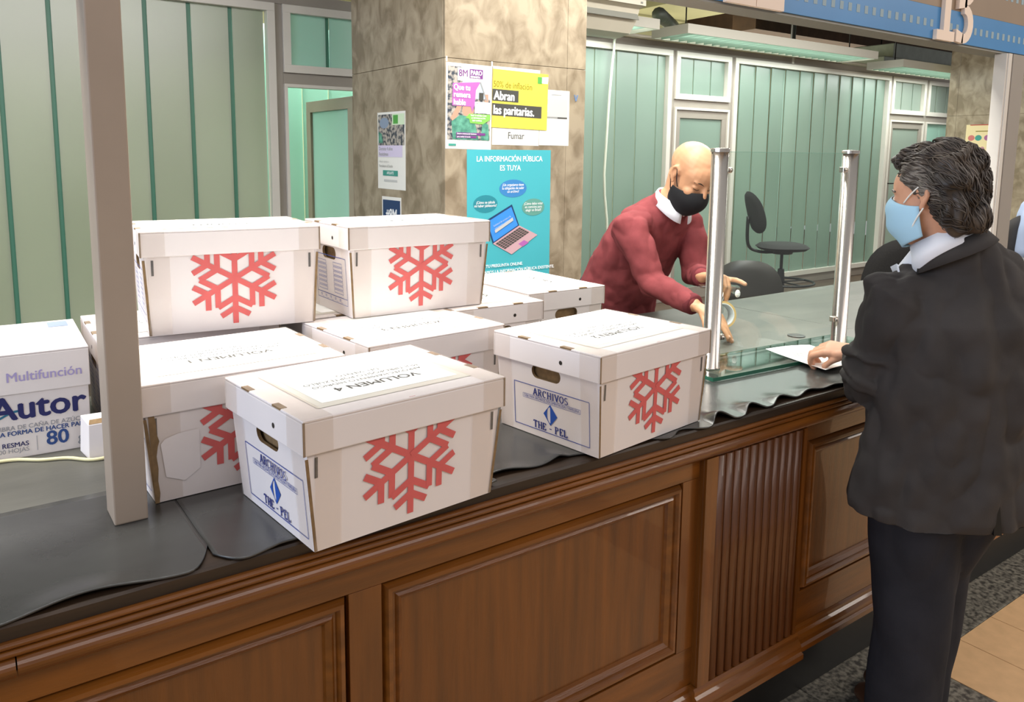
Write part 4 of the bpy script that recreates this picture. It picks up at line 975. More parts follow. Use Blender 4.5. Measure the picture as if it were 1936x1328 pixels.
for i in range(1, 5):
    t = i/5; p.poly('key_gap', [(0.325+0.115*t-0.003, 0.358-0.043*t), (0.325+0.115*t+0.003, 0.358-0.043*t), (0.615+0.12*t+0.003, 0.462-0.04*t), (0.615+0.12*t-0.003, 0.462-0.04*t)], M_lap)
for i in range(1, 10):
    t = i/10; p.poly('key_gap', [(0.325+0.29*t-0.003, 0.358+0.104*t), (0.325+0.29*t+0.003, 0.358+0.104*t), (0.44+0.295*t+0.003, 0.315+0.107*t), (0.44+0.295*t-0.003, 0.315+0.107*t)], M_lap)
p.poly('search_bar', [(0.322, 0.432), (0.312, 0.452), (0.525, 0.535), (0.535, 0.513)], M_lgrey).text('Solicitud de acceso a la', 0.40, 0.512, 0.020, M_sky, 0, 'CENTER', 0.85, 0.42).text('información pública', 0.40, 0.488, 0.020, M_sky, 0, 'CENTER', 0.85, 0.42)
for i, s_ in enumerate(('HACÉ TU PREGUNTA ONLINE.', 'BUSCAMOS LA INFORMACIÓN PÚBLICA EXISTENTE.', 'RESPONDEMOS EN 15 DÍAS HÁBILES.')): p.text(s_, 0.09, 0.205-i*0.042, 0.030, M_wht, 0.0005, 'LEFT', 0.98)
# posters on the left side of the column (u runs towards the viewer's right, i.e. -y)
p = Poster('narrow union leaflet with a crowd photo on the shaded column side', 'left', 2.835, 2.510, 0.492, 0.914, M_sheet, 0.0, -0.006)
p.rect('crowd_photo', 0.03, 0.97, 0.57, 0.97, M_crowd).poly('flag_shape', [(0.04, 0.60), (0.04, 0.75), (0.16, 0.72), (0.20, 0.60)], M_tshirt).ell('drum_shape', 0.25, 0.86, 0.17, 0.07, mat('poster_slate', '#8f9fb4', 0.5)).rect('logo_block', 0.54, 0.97, 0.83, 0.97, M_ltg).rect('logo_square', 0.58, 0.75, 0.845, 0.955, M_green)
p.rect('caption_block', 0.03, 0.90, 0.42, 0.57, M_lil).text('Durante 4 años', 0.05, 0.525, 0.065, M_mgrey, 0.0004, sx=0.95).text('Resistimos', 0.05, 0.455, 0.065, M_mgrey, 0.0004, sx=0.95).text('Ahora vamos a', 0.06, 0.36, 0.045, M_lgrey).text('Fortalecer el Estado', 0.06, 0.30, 0.05, M_mgrey, sx=0.95)
p.rect('button', 0.20, 0.74, 0.175, 0.245, M_tealtxt).text('AFILIATE', 0.47, 0.21, 0.05, M_wht, 0.0003, 'CENTER').rect('grey_line', 0.24, 0.72, 0.10, 0.125, M_lgrey)
p = Poster('small navy leaflet reading #8M under the narrow union leaflet', 'left', 2.790, 2.563, 0.15, 0.450, M_sheet, 0.0, 0.0)
p.rect('navy_field', 0.05, 0.95, 0.05, 0.94, M_navyp).text('#8M', 0.5, 0.66, 0.30, M_wht, 0.002, 'CENTER', 0.78).rect('white_rule', 0.12, 0.88, 0.42, 0.47, M_wht).rect('white_rule', 0.14, 0.86, 0.31, 0.37, M_wht)
p = Poster('pale yellow poster with coloured blobs on the far marble column', 'left', 2.945, 2.55, 0.45, 1.05, mat('poster_cream', '#ecd9a6', 0.5), 0.0, 0.0, plane=9.16)
for u, c_ in ((0.15, '#d0766e'), (0.33, '#3f9a8a'), (0.56, '#a8638f')): p.ell('blob', u, 0.765, 0.085, 0.05, mat('blob'+c_, c_, 0.5))
p.ell('blob', 0.45, 0.56, 0.06, 0.05, mat('blob_pink', '#c08a94', 0.5)).ell('blob', 0.5, 0.49, 0.1, 0.02, mat('blob_blue', '#5a62b4', 0.5)).rect('grey_line', 0.25, 0.85, 0.875, 0.89, M_olivetxt).rect('red_edge', 0.1, 0.7, 0.985, 1.0, mat('blobred', '#c0503f', 0.5))
tag(MB().prism([(2.868, ZC+1.012), (2.878, ZC+0.978), (2.886, ZC+0.978), (2.898, ZC+1.012), (2.889, ZC+1.012), (2.882, ZC+0.992), (2.876, ZC+1.012)], 2.1075, 2.1095, lambda u, v, w_: Vector((u, w_, v))).build('wall_sticker', mat('sticker_blue', '#6f86a8', 0.5), None), 'tiny blue V shaped sticker on the marble column', 'sticker')
for i, (x_, z_) in enumerate(((2.055, 1.145), (2.322, 1.138))):
    tag(MB().box(x_-0.004, x_+0.004, 2.1075, 2.1095, ZC+z_-0.012, ZC+z_+0.012).build('paper_scrap', M_sheet, None), ('scrap of paper above the left corner of the strike poster', 'scrap of paper between the strike poster and the yellow flyer')[i], 'scrap', 'paper scraps on the column')

# ------------------------------------------------------------------ glass counter screen
M_steel = mat('brushed_steel', '#c9c2ba', 0.24, metal=0.95, bump=0.02, bscale=200, stretch=(1, 1, 0.05))
G_clear = glass_mat('clear_glass', (0.93, 0.97, 0.95))
G_base = glass_mat('thick_green_glass', (0.80, 0.90, 0.86), 0.2)
M_edge = mat('green_glass_edge', '#2f6b57', 0.15, spec=0.7)
scr = thing('glass_screen', 'clear glass counter screen between two round steel posts', 'screen', (2.28, 0.34, ZC), math.radians(-3.6))
zp = 0.0185
MB().box(-0.40, 0.47, -0.085, 0.115, 0.006, 0.0175).build('base_plate', G_base, scr, local=True)
be = MB().box(-0.401, 0.471, -0.0862, -0.0852, 0.006, 0.0175); be.build('plate_edge', M_edge, scr, local=True)
MB().box(-0.4014, -0.4003, -0.085, 0.115, 0.006, 0.0175).build('plate_edge', M_edge, scr, local=True)
MB().box(-0.401, 0.471, 0.1152, 0.1162, 0.006, 0.0175).build('plate_edge', M_edge, scr, local=True)
for sx, px_ in ((1, -0.322), (-1, 0.318)):
    po = MB().rev([(0.029, zp), (0.029, zp+0.004), (0.0262, zp+0.006), (0.0262, 0.694)], (px_, 0, 0), 28).build('post', M_steel, scr, smooth=False, local=True)
    for f_ in po.data.polygons: f_.use_smooth = len(f_.vertices) == 4
    MB().rev([(0.0262, 0.6942), (0.0292, 0.6952), (0.0292, 0.704), (0.027, 0.7065), (0.012, 0.7075)], (px_, 0, 0), 28).build('post_cap', M_steel, po, local=True)
    for zz in (0.115, 0.64):
        MB().box(min(px_+sx*0.024, px_+sx*0.046), max(px_+sx*0.024, px_+sx*0.046), -0.009, 0.009, zz-0.009, zz+0.009).build('glass_clamp', M_steel, po, local=True, bevel=0.002)
        MB().tube([(px_+sx*0.036, -0.0095, zz), (px_+sx*0.036, -0.016, zz)], 0.006, 12).build('clamp_screw', M_steel, po, True, local=True)
MB().box(-0.289, 0.285, -0.003, 0.003, 0.055, 0.695).build('glass_pane', G_clear, scr, local=True)
MB().box(-0.289, 0.285, -0.0031, 0.0031, 0.6951, 0.6966).build('pane_edge', mat('pane_edge_green', '#8fb8a6', 0.2), scr, local=True)

# paper under the suited man's hand
M_faint = mat('faint_text', '#c9c9c9', 0.8)
sp = thing('paper_sheet', 'white sheet of paper under the hand of the suited man', 'paper', (2.36, 0.26, ZC+0.018))
c = [Vector((2.241, 0.142, 0)), Vector((2.429, 0.133, 0)), Vector((2.501, 0.37, 0)), Vector((2.297, 0.404, 0))]
def pp(u, v, o=0.0):
    q = c[0]*(1-u)*(1-v)+c[1]*u*(1-v)+c[2]*u*v+c[3]*(1-u)*v
    q.z = ZC+0.0190+0.0035*math.sin(u*3.1)*math.cos(v*2.6+0.4)**2+o+0.006*(1-u)*v**3
    return q
mb = MB(); n_ = 14
for j in range(n_+1):
    for i in range(n_+1): mb.v.append(pp(i/n_, j/n_))
for j in range(n_):
    for i in range(n_):
        a = j*(n_+1)+i; mb.f.append((a, a+1, a+n_+2, a+n_+1))
mb.build('sheet', M_paper, sp, True)
mb = MB()
for i in range(7):
    v_ = 0.84-i*0.06
    for k_ in range(8): mb.poly([pp(0.15+0.08*k_, v_, 0.0006), pp(0.23+0.08*k_, v_, 0.0006), pp(0.23+0.08*k_, v_+0.012, 0.0006), pp(0.15+0.08*k_, v_+0.012, 0.0006)])
mb.build('typed_lines', M_faint, sp)
tag(MB().frustum(0.010, 0.012, ZC+0.0178, 0.006, 0.008, ZC+0.045, 2.665, 0.272).build('white_stub', M_paper, None, bevel=0.002), 'small white stub standing on the glass plate near the suited arm', 'clip')
tag(MB().rev([(0.030, 0.0), (0.033, 0.001), (0.033, 0.0025), (0.028, 0.0035)], (2.66, 0.53, ZC+0.0005), 20).build('cable_grommet', M_black_metal, None), 'flat dark cable grommet set in the counter behind the screen', 'grommet')

# ------------------------------------------------------------------ chairs
M_fab = mat('charcoal_fabric', '#2b2a29', 0.9, var=0.3, vscale=120, bump=0.05, bscale=150)
M_vinyl = mat('dark_grey_vinyl', '#45423f', 0.38, var=0.15, vscale=6, bump=0.02)
M_chrome = mat('chrome', '#c8c8c8', 0.15, metal=1.0)
def rounded_slab(w_, h_, t_, bend, n=20, ex=2.6, taper=0.0):
    mb = MB(); rings = 7; ns = 28
    o = len(mb.v)
    for s_ in (-1, 1):
        for r_ in range(rings+1):
            k2 = r_/rings
            for i in range(ns):
                a = 6.283*i/ns
                ca, sa = math.cos(a), math.sin(a)
                u = w_/2*k2*math.copysign(abs(ca)**(2/ex), ca); v_ = h_/2*k2*math.copysign(abs(sa)**(2/ex), sa)
                u *= 1-taper*(v_/h_+0.5)
                th = t_/2*math.sqrt(max(0.0, 1-k2**4))
                mb.v.append(Vector((u, s_*th+bend*(u/(w_/2))**2, v_)))
    def idx(sd, r_, i): return o+sd*(rings+1)*ns+r_*ns+i % ns
    for sd in (0, 1):
        for r_ in range(rings):
            for i in range(ns):
                q = (idx(sd, r_, i), idx(sd, r_, i+1), idx(sd, r_+1, i+1), idx(sd, r_+1, i))
                mb.f.append(q if sd else q[::-1])
    return mb
def office_chair(label, x, y, deg, seat_h, bw, bh, bz, m, ring=False, arms=False, slots=False, tall=0.0):
    # front of the chair faces local -y
    ch = thing('office_chair', label, 'chair', (x, y, ZO), math.radians(deg), 'office chairs behind the counter')
    s_ = rounded_slab(0.47, 0.45, 0.075, 0.0)
    MB().add([Vector((p.x, p.z, p.y+seat_h-0.037)) for p in s_.v], [f[::-1] for f in s_.f]).build('seat', m, ch, True, local=True)
    b = rounded_slab(bw, bh, 0.07, -0.05 if not slots else -0.07, taper=0.12)
    bk = MB().add([Vector((p.x, p.y+0.235+0.10*(p.z/bh+0.5), p.z+bz+bh/2)) for p in b.v], b.f).build('backrest', m, ch, True, local=True)
    if slots:
        for i in range(3):
            zz = bz+bh*(0.30+0.10*i)
            MB().obox((0, 0.317, zz), (bw*0.62, 0.012, 0.010)).build('slot', M_black_metal, bk, local=True)
    MB().tube(smooth_path([(0, 0.05, seat_h-0.085), (0, 0.22, seat_h-0.08), (0, 0.315, seat_h-0.01), (0, 0.325, bz+bh*0.4)]), 0.028, 10, 0.014, (1, 0, 0)).build('back_bracket', M_black_metal, ch, True, local=True)
    MB().rev([(0.09, seat_h-0.10), (0.10, seat_h-0.078), (0.03, seat_h-0.075)], (0, 0, 0), 16).build('seat_plate', M_black_metal, ch, local=True)
    MB().rev([(0.034, 0.09), (0.036, seat_h*0.45), (0.028, seat_h*0.62), (0.014, seat_h*0.63), (0.014, seat_h-0.09)], (0, 0, 0), 16).build('gas_column', M_black_metal, ch, local=True)
    MB().tube([(0.02, 0.02, seat_h-0.09), (0.16, 0.06, seat_h-0.095), (0.20, 0.07, seat_h-0.12)], 0.009, 8).build('lever', M_black_metal, ch, True, local=True)
    if ring:
        n = 32; MB().tube([(0.29*math.cos(6.2832*i/n), 0.29*math.sin(6.2832*i/n), 0.275) for i in range(n+1)], 0.011, 8).build('foot_ring', M_black_metal, ch, True, local=True)
        for i in range(4):
            a = 0.4+1.5708*i; MB().tube([(0.034*math.cos(a), 0.034*math.sin(a), 0.275), (0.28*math.cos(a), 0.28*math.sin(a), 0.275)], 0.007, 6).build('ring_spoke', M_black_metal, ch, True, local=True)
    for i in range(5):
        a = 6.2832*i/5+0.3; d = Vector((math.cos(a), math.sin(a), 0))
        MB().tube([Vector((0, 0, 0.095))+d*0.02, d*0.15+Vector((0, 0, 0.085)), d*0.29+Vector((0, 0, 0.062))], [0.022, 0.019, 0.014], 8).build('base_arm', M_black_metal, ch, True, local=True)
        ct = d*0.29+Vector((0, 0, 0.027)); t_ = Vector((-d.y, d.x, 0))
        MB().tube([ct-t_*0.02, ct+t_*0.02], 0.0265, 12).build('caster', M_black_metal, ch, True, local=True)
    if arms:
        for sx in (-1, 1):
            MB().tube(smooth_path([(sx*0.2, 0.05, seat_h-0.06), (sx*0.29, 0.05, seat_h-0.03), (sx*0.29, 0.06, seat_h+0.17), (sx*0.29, -0.1, seat_h+0.20)]), 0.015, 8).build('armrest', M_black_metal, ch, True, local=True)
    return ch
# the viewer's right is (0.82, -0.57); the drafting chair faces that way
office_chair('charcoal drafting chair with a foot ring standing behind the glass screen', 6.26, 3.12, 55, 0.635, 0.42, 0.38, 0.72, M_fab, ring=True)
office_chair('dark grey vinyl chair seen as a low dome just behind the tape dispenser', 4.34, 2.03, 127, 0.42, 0.46, 0.46, 0.31, M_vinyl, arms=False)
office_chair('black swivel chair with slotted back beside the collar of the suited man', 5.70, 1.90, 155, 0.46, 0.62, 0.55, 0.30, M_fab, slots=True)
office_chair('grey swivel chair at the right edge beyond the frame post', 7.15, 1.70, 150, 0.46, 0.46, 0.48, 0.50, M_vinyl)
jk = MB().limb([((6.985, 1.425, ZC-0.02), 0.215, 0.085), ((6.985, 1.425, ZC+0.14), 0.225, 0.085), ((6.985, 1.425, ZC+0.26), 0.20, 0.075), ((6.99, 1.43, ZC+0.31), 0.12, 0.06)], (0.87, 0.5, 0), 24)
jt = thing('draped_jacket', 'light blue jacket hung over the chair at the right edge', 'jacket', (6.98, 1.44, ZC+0.05))
fused('fabric', jk, mat('light_blue_cloth', '#a9b6d4', 0.8, var=0.1), jt, 0.012, 3, lambda c_: 0.008*math.sin(c_.x*40+c_.z*9))

# ------------------------------------------------------------------ people
M_skin1 = mat('tan_skin', '#cf9a74', 0.45, var=0.10, vscale=14, bump=0.02, bscale=120, spec=0.4)
M_skin2 = mat('fair_skin', '#d9a283', 0.5, var=0.10, vscale=14, bump=0.02, bscale=120, spec=0.35)
M_sweater = mat('burgundy_wool', '#8a4345', 0.9, var=0.18, vscale=25, bump=0.06, bscale=220, spec=0.2)
M_rib = mat('burgundy_rib', '#6b3034', 0.9, bump=0.05, bscale=220, spec=0.2)
M_suit = mat('black_suit_cloth', '#3e3a38', 0.82, var=0.25, vscale=9, bump=0.05, bscale=240, spec=0.25)
M_trouser = mat('dark_trouser_cloth', '#2c2d33', 0.88, var=0.25, vscale=9, bump=0.05, bscale=240, spec=0.2)
M_denim = mat('dark_denim', '#2b3444', 0.85, var=0.2, vscale=20)
M_shirt = mat('white_shirt', '#eef0f6', 0.7)
M_maskb = mat('black_mask_cloth', '#101114', 0.85, bump=0.04, bscale=200)
M_maskblue = mat('surgical_mask_blue', '#a9d3ea', 0.75, bump=0.03, bscale=200)
M_strapw = mat('white_elastic', '#f1efe9', 0.7)
M_hair = mat('dark_wavy_hair', '#54483d', 0.5, color2='#2a221c', vscale=20, detail=4)
M_hairg = mat('greying_hair', '#8c857c', 0.55, color2='#4d453d', vscale=40)
M_shoe = mat('brown_shoe_leather', '#4a3021', 0.35)
M_nail = mat('nail', '#e2b9a2', 0.3)
def frame(F, U):
    F = Vector(F).normalized(); U = Vector(U); U = (U-F*U.dot(F)).normalized(); R = F.cross(U)
    return F, U, R
class Head:
    def __init__(s, c, F, U, sc):
        s.c = Vector(c); s.F, s.U, s.R = frame(F, U); s.s = sc
        s.M = Matrix((s.R, s.F, s.U)).transposed()
    def p(s, r, f, u): return s.c+(s.R*r+s.F*f+s.U*u)*s.s
    def add(s, mb):
        k = s.s; M = s.M
        def ball(r, f, u, rr, MM=None): mb.ball(s.p(r, f, u), tuple(x*k for x in rr), MM or M, 20, 14)
        ball(0, -0.012, 0.040, (0.077, 0.098, 0.084))
        ball(0, 0.020, 0.030, (0.070, 0.078, 0.070))
        mb.limb([(s.p(0, 0.025, 0.02), 0.068*k, 0.066*k), (s.p(0, 0.030, -0.03), 0.063*k, 0.062*k), (s.p(0, 0.040, -0.07), 0.050*k, 0.050*k), (s.p(0, 0.056, -0.098), 0.030*k, 0.030*k)], s.R, 22)
        ball(0, 0.076, 0.022, (0.052, 0.018, 0.013)); ball(0.036, 0.062, -0.028, (0.026, 0.026, 0.024)); ball(-0.036, 0.062, -0.028, (0.026, 0.026, 0.024))
        mb.limb([(s.p(0, 0.088, 0.016), 0.008*k, 0.010*k), (s.p(0, 0.104, -0.016), 0.011*k, 0.012*k), (s.p(0, 0.108, -0.030), 0.0165*k, 0.012*k)], s.R, 12)
        for q in (-1, 1):
            ball(q*0.0315, 0.0765, 0.001, (0.016, 0.012, 0.0105))
            # ear: rim, bowl and lobe
            e = [(0.070, -0.002, -0.028), (0.079, -0.006, -0.020), (0.083, -0.020, 0.0), (0.083, -0.020, 0.020), (0.080, -0.008, 0.030), (0.076, 0.004, 0.022), (0.074, 0.006, 0.004)]
            mb.tube([s.p(q*a, b, c_) for a, b, c_ in e], 0.0068*k, 8)
            mb.ball(s.p(q*0.074, -0.008, 0.002), (0.006*k, 0.014*k, 0.022*k), M, 12, 8); mb.ball(s.p(q*0.075, -0.001, -0.027), (0.006*k, 0.009*k, 0.010*k), M, 10, 8)
        mb.limb([(s.p(0, 0.082, -0.058), 0.020*k, 0.009*k), (s.p(0, 0.085, -0.064), 0.021*k, 0.009*k)], s.R, 12)
    def mask(s, name, parent, m, pleats=0, top=0.005, low=-0.125, grow=0.0):
        # cup of cloth over nose, mouth and chin
        mb = MB(); nu, nv = 28, 18
        for j in range(nv+1):
            t = j/nv
            u = top+(low-top)*t
            for i in range(nu+1):
                a = (i/nu-0.5)*2
                an = a*math.radians(92)
                bul = math.sin(math.pi*min(1, max(0, 0.12+t*0.86)))
                rf = (0.072+0.052*bul**0.8*(1-0.35*t)+grow)*(1 if abs(a) < 0.95 else 1); rs = 0.058+0.017*math.sin(math.pi*(0.2+0.55*t))
                fz = 0.008+rf*math.cos(an)**0.9 if math.cos(an) > 0 else 0.008
                rr = rs*math.sin(an)*(1.0-0.15*t)+0.0*a
                uu = u+0.020*(1-t)*math.cos(an)**2*1.0-0.014*abs(a)*(1-t)+0.028*abs(a)**2*t
                if pleats: fz += 0.0035*math.sin(t*math.pi*2*pleats)*math.cos(an)
                mb.v.append(s.p(rr, fz, uu))
        for j in range(nv):
            for i in range(nu):
                a = j*(nu+1)+i; mb.f.append((a, a+1, a+nu+2, a+nu+1))
        o = mb.build(name, m, parent, True)
        so = o.modifiers.new('t', 'SOLIDIFY'); so.thickness = 0.0025; so.offset = 1
        return o
def hand(mb, wrist, D, N, side, curls, L=0.19, spread=0.10, thumb=(0.5, 0.4), nails=None, rad=1.0, bends=None):
    # D towards the knuckles, N out of the back of the hand; side=+1 puts the thumb on D x N
    D = Vector(D).normalized(); N = Vector(N); N = (N-D*N.dot(D)).normalized(); S = D.cross(N)*side
    W = Vector(wrist); pl = L*0.48
    k = W+D*pl
    mb.limb([(W-D*0.02, 0.027, 0.020), (W, 0.027, 0.019), (W+D*pl*0.4, 0.036, 0.0165), (W+D*pl*0.92, 0.040, 0.0135)], S, 16)
    mb.limb([(W+D*pl*0.15+S*0.018, 0.017, 0.016), (W+D*pl*0.55+S*0.030, 0.014, 0.013)], S, 12)
    lens = [0.46, 0.51, 0.475, 0.37]
    for i in range(4):
        off = (0.029-0.0195*i); base = k+S*off-N*0.001-D*(0.004*abs(i-1))
        a = spread*(1.2-0.8*i); d = (D*math.cos(a)+S*math.sin(a)).normalized(); n = N
        ln = L*lens[i]; seg = (0.46, 0.30, 0.24); pts = [(base-d*0.012, 0.0098*rad), (base, 0.0100*rad)]
        p = base; ax = d.cross(n)
        cs = curls[i] if isinstance(curls[i], (list, tuple)) else (curls[i], curls[i]*1.1, curls[i]*0.7)
        for j in range(3):
            rot = Matrix.Rotation(-cs[j], 3, ax); d = rot@d; n = rot@n
            p2 = p+d*ln*seg[j]
            pts.append(((p+p2)/2, (0.0092-0.0007*j)*rad)); pts.append((p2, (0.0092-0.0009*j)*rad)); p = p2
        mb.limb([(q, r_, r_*0.95) for q, r_ in pts], S, 12)
        if nails is not None: nails.append((p-d*0.004, d, n))
    d = (D*math.cos(thumb[0])+S*math.sin(thumb[0])-N*thumb[1]).normalized(); p = W+D*pl*0.35+S*0.026-N*0.004
    pts = [(p, 0.0125, 0.012)]; ax = d.cross(N).normalized()
    for j, ls in enumerate((0.20, 0.15)):
        p = p+d*L*ls; pts.append((p, 0.0108-0.001*j, 0.0102-0.001*j)); d = (Matrix.Rotation(-0.25, 3, ax)@d)
    mb.limb(pts, S, 12)
    if nails is not None: nails.append((p-d*0.002, d, N))
def add_nails(nails, parent):
    for p, d, n in nails:
        S = d.cross(n).normalized(); M = Matrix((S, d, n)).transposed()
        mb = MB().ball(p+n*0.0068, (0.0052, 0.0066, 0.0016), M, 10, 6); mb.build('nail', M_nail, parent, True)
def folds(amp, fr=9.0, seed=0.0, aniso=(1, 1, 1)):
    def f(c_):
        q = Vector((c_.x*aniso[0]*fr+seed, c_.y*aniso[1]*fr, c_.z*aniso[2]*fr))
        a = noise.noise(q); b = noise.noise(q*2.3+Vector((5, 3, 1)))
        return amp*(abs(a)*1.6-0.3+0.35*b)
    return f
def collar(name, parent, m, c, ax, front, r0, r1, h, th=0.0035, gap=0.35, point=0.03):
    ax = Vector(ax).normalized(); fr_ = Vector(front); fr_ = (fr_-ax*fr_.dot(ax)).normalized(); sd = ax.cross(fr_)
    mb = MB(); n = 36
    for j, (rr, hh) in enumerate(((r0*0.96, 0.0), (r0, h), (r0+0.006, h+0.004), (r1, h*0.1))):
        for i in range(n+1):
            a = gap+(2*math.pi-2*gap)*i/n
            e = min(1.0, abs(math.cos(a/2))**6)
            drop = (point*e if j == 3 else 0)
            mb.v.append(Vector(c)+(fr_*math.cos(a)+sd*math.sin(a))*(rr+(0.018*e if j == 3 else 0))+ax*(hh-drop-0.012*e*(j != 3)))
    for j in range(3):
        for i in range(n):
            a = j*(n+1)+i; mb.f.append((a, a+1, a+n+2, a+n+1))
    o = mb.build(name, m, parent, True); so = o.modifiers.new('t', 'SOLIDIFY'); so.thickness = th; so.offset = 1
    return o

# ---- man in the burgundy sweater, behind the counter
rmn = thing('person', 'bald man in burgundy sweater and black mask bending over the counter', 'person', (2.52, 1.42, ZO))
h1 = Head(P(2.545, 0.985, 0.605), (-0.10, -0.80, -0.56), (0, -0.5, 0.85), 1.09)
body = MB(); h1.add(body)
body.limb([(h1.p(0, -0.035, -0.02), 0.060, 0.062), (P(2.542, 1.045, 0.53), 0.060, 0.064), (P(2.538, 1.10, 0.47), 0.070, 0.075)], (1, 0, 0))
body.limb([(P(2.538, 1.10, 0.44), 0.06, 0.06), (P(2.53, 1.17, 0.34), 0.14, 0.08), (P(2.515, 1.29, 0.16), 0.17, 0.10), (P(2.51, 1.37, 0.0), 0.17, 0.11)], (1, 0, 0))
RA = [P(2.335, 1.115, 0.40), P(2.352, 0.985, 0.170), P(2.322, 0.745, 0.121)]
LA = [P(2.71, 1.13, 0.39), P(2.655, 1.03, 0.175), P(2.510, 0.875, 0.198)]
for A in (RA, LA): body.limb([(A[0].lerp(A[1], 0.25), 0.045, 0.045), (A[1], 0.038, 0.038), (A[2], 0.027, 0.024)], (0, 0, 1), 14)
nl = []
hand(body, RA[2]+Vector((0.002, -0.012, -0.004)), (0.22, -0.92, -0.32), (0.1, -0.35, 0.93), 1, [(0.30, 0.22, 0.12), (0.42, 0.25, 0.12), (0.55, 0.35, 0.2), (0.7, 0.4, 0.2)], 0.196, 0.10, (0.6, 0.45), nl, 1.2)
hand(body, LA[2]+Vector((0.004, -0.012, 0.002)), (0.22, -0.97, 0.05), (0.25, 0.1, 0.95), -1, [(0.05, 0.22, 0.15), (1.15, 0.5, 0.2), (1.25, 0.6, 0.3), (1.3, 0.8, 0.4)], 0.185, -0.12, (0.7, 0.5), nl, 1.25)
for sx in (-1, 1):
    body.limb([(P(2.51+sx*0.09, 1.38, 0.02), 0.085, 0.085), (P(2.51+sx*0.10, 1.40, -0.3), 0.058, 0.058), (P(2.51+sx*0.10, 1.42, -0.66), 0.04, 0.04)], (1, 0, 0), 14)
bod = fused('body', body, M_skin1, rmn, 0.0042, 3)
add_nails(nl, bod)
sw = MB()
sw.limb([(P(2.51, 1.375, -0.05), 0.215, 0.135), (P(2.51, 1.36, 0.05), 0.222, 0.14), (P(2.515, 1.30, 0.18), 0.215, 0.137), (P(2.525, 1.22, 0.31), 0.215, 0.128), (P(2.53, 1.155, 0.40), 0.195, 0.105), (P(2.535, 1.115, 0.445), 0.135, 0.085), (P(2.538, 1.095, 0.468), 0.09, 0.078)], (1, 0, 0), 28)
sw.limb([(P(2.40, 1.13, 0.40), 0.075, 0.07), (RA[0]+Vector((0, 0.005, -0.02)), 0.080, 0.078), (RA[0].lerp(RA[1], 0.5), 0.066, 0.068), (RA[1]+Vector((0, 0.008, -0.004)), 0.058, 0.060), (RA[1].lerp(RA[2], 0.5), 0.049, 0.050), (RA[1].lerp(RA[2], 0.90), 0.040, 0.039)], (1, 0, 0), 20)
sw.limb([(P(2.64, 1.14, 0.40), 0.075, 0.07), (LA[0]+Vector((0, 0.005, -0.01)), 0.078, 0.075), (LA[0].lerp(LA[1], 0.5), 0.064, 0.066), (LA[1], 0.056, 0.058), (LA[1].lerp(LA[2], 0.5), 0.048, 0.049), (LA[1].lerp(LA[2], 0.90), 0.040, 0.039)], (1, 0, 0), 20)
swo = fused('sweater', sw, M_sweater, rmn, 0.0065, 5, folds(0.011, 12, 2.0, (1, 1, 0.9)))
for A in (RA, LA):
    d = (A[2]-A[1]).normalized(); e = A[1].lerp(A[2], 0.90)
    MB().tube([e-d*0.006, e+d*0.004, e+d*0.020, e+d*0.026], [0.040, 0.0425, 0.041, 0.037], 20).build('cuff', M_rib, swo, True)
tr = MB()
for sx in (-1, 1): tr.limb([(P(2.51+sx*0.075, 1.385, 0.06), 0.12, 0.12), (P(2.51+sx*0.095, 1.40, -0.3), 0.085, 0.09), (P(2.51+sx*0.10, 1.42, -0.67), 0.07, 0.075)], (1, 0, 0), 20)
fused('trousers', tr, M_denim, rmn, 0.010, 3)
for sx in (-1, 1):
    fused('shoe', MB().limb([(Vector((2.51+sx*0.10, 1.46, ZO+0.045)), 0.042, 0.040), (Vector((2.51+sx*0.10, 1.36, ZO+0.045)), 0.045, 0.040), (Vector((2.51+sx*0.105, 1.27, ZO+0.036)), 0.044, 0.03)], (1, 0, 0), 16), M_shoe, rmn, 0.008, 2)
nk = (h1.p(0, -0.035, -0.02)-P(2.538, 1.10, 0.455)).normalized()
collar('shirt_collar', rmn, M_shirt, P(2.540, 1.083, 0.472), nk, (0, -1, 0), 0.072, 0.090, 0.046, gap=0.22, point=0.035)
mk = h1.mask('face_mask', rmn, M_maskb, 0, top=-0.028, low=-0.128)
for q in (-1, 1):
    MB().tube(smooth_path([h1.p(q*0.066, 0.028, -0.036), h1.p(q*0.078, 0.014, -0.004), h1.p(q*0.082, -0.004, 0.027), h1.p(q*0.084, -0.018, 0.020)]), 0.0022, 6).build('ear_loop', M_maskb, mk, True)
    MB().tube(smooth_path([h1.p(q*0.062, 0.022, -0.085), h1.p(q*0.073, 0.006, -0.055), h1.p(q*0.079, -0.004, -0.032), h1.p(q*0.083, -0.018, -0.012)]), 0.0022, 6).build('ear_loop', M_maskb, mk, True)
M_brow = mat('dark_eyebrow', '#3a2a20', 0.9); M_lash = mat('dark_lash', '#241a15', 0.8)
for q in (-1, 1):
    MB().tube(smooth_path([h1.p(q*0.014, 0.0925, 0.019), h1.p(q*0.032, 0.0895, 0.0245), h1.p(q*0.050, 0.076, 0.0205)]), [0.0030]*13, 6, 0.0016).build('eyebrow', M_brow, bod, True)
    MB().tube(smooth_path([h1.p(q*0.018, 0.0865, -0.0035), h1.p(q*0.031, 0.0885, -0.0065), h1.p(q*0.045, 0.0815, -0.003)]), 0.0011, 6).build('eyelashes', M_lash, bod, True)

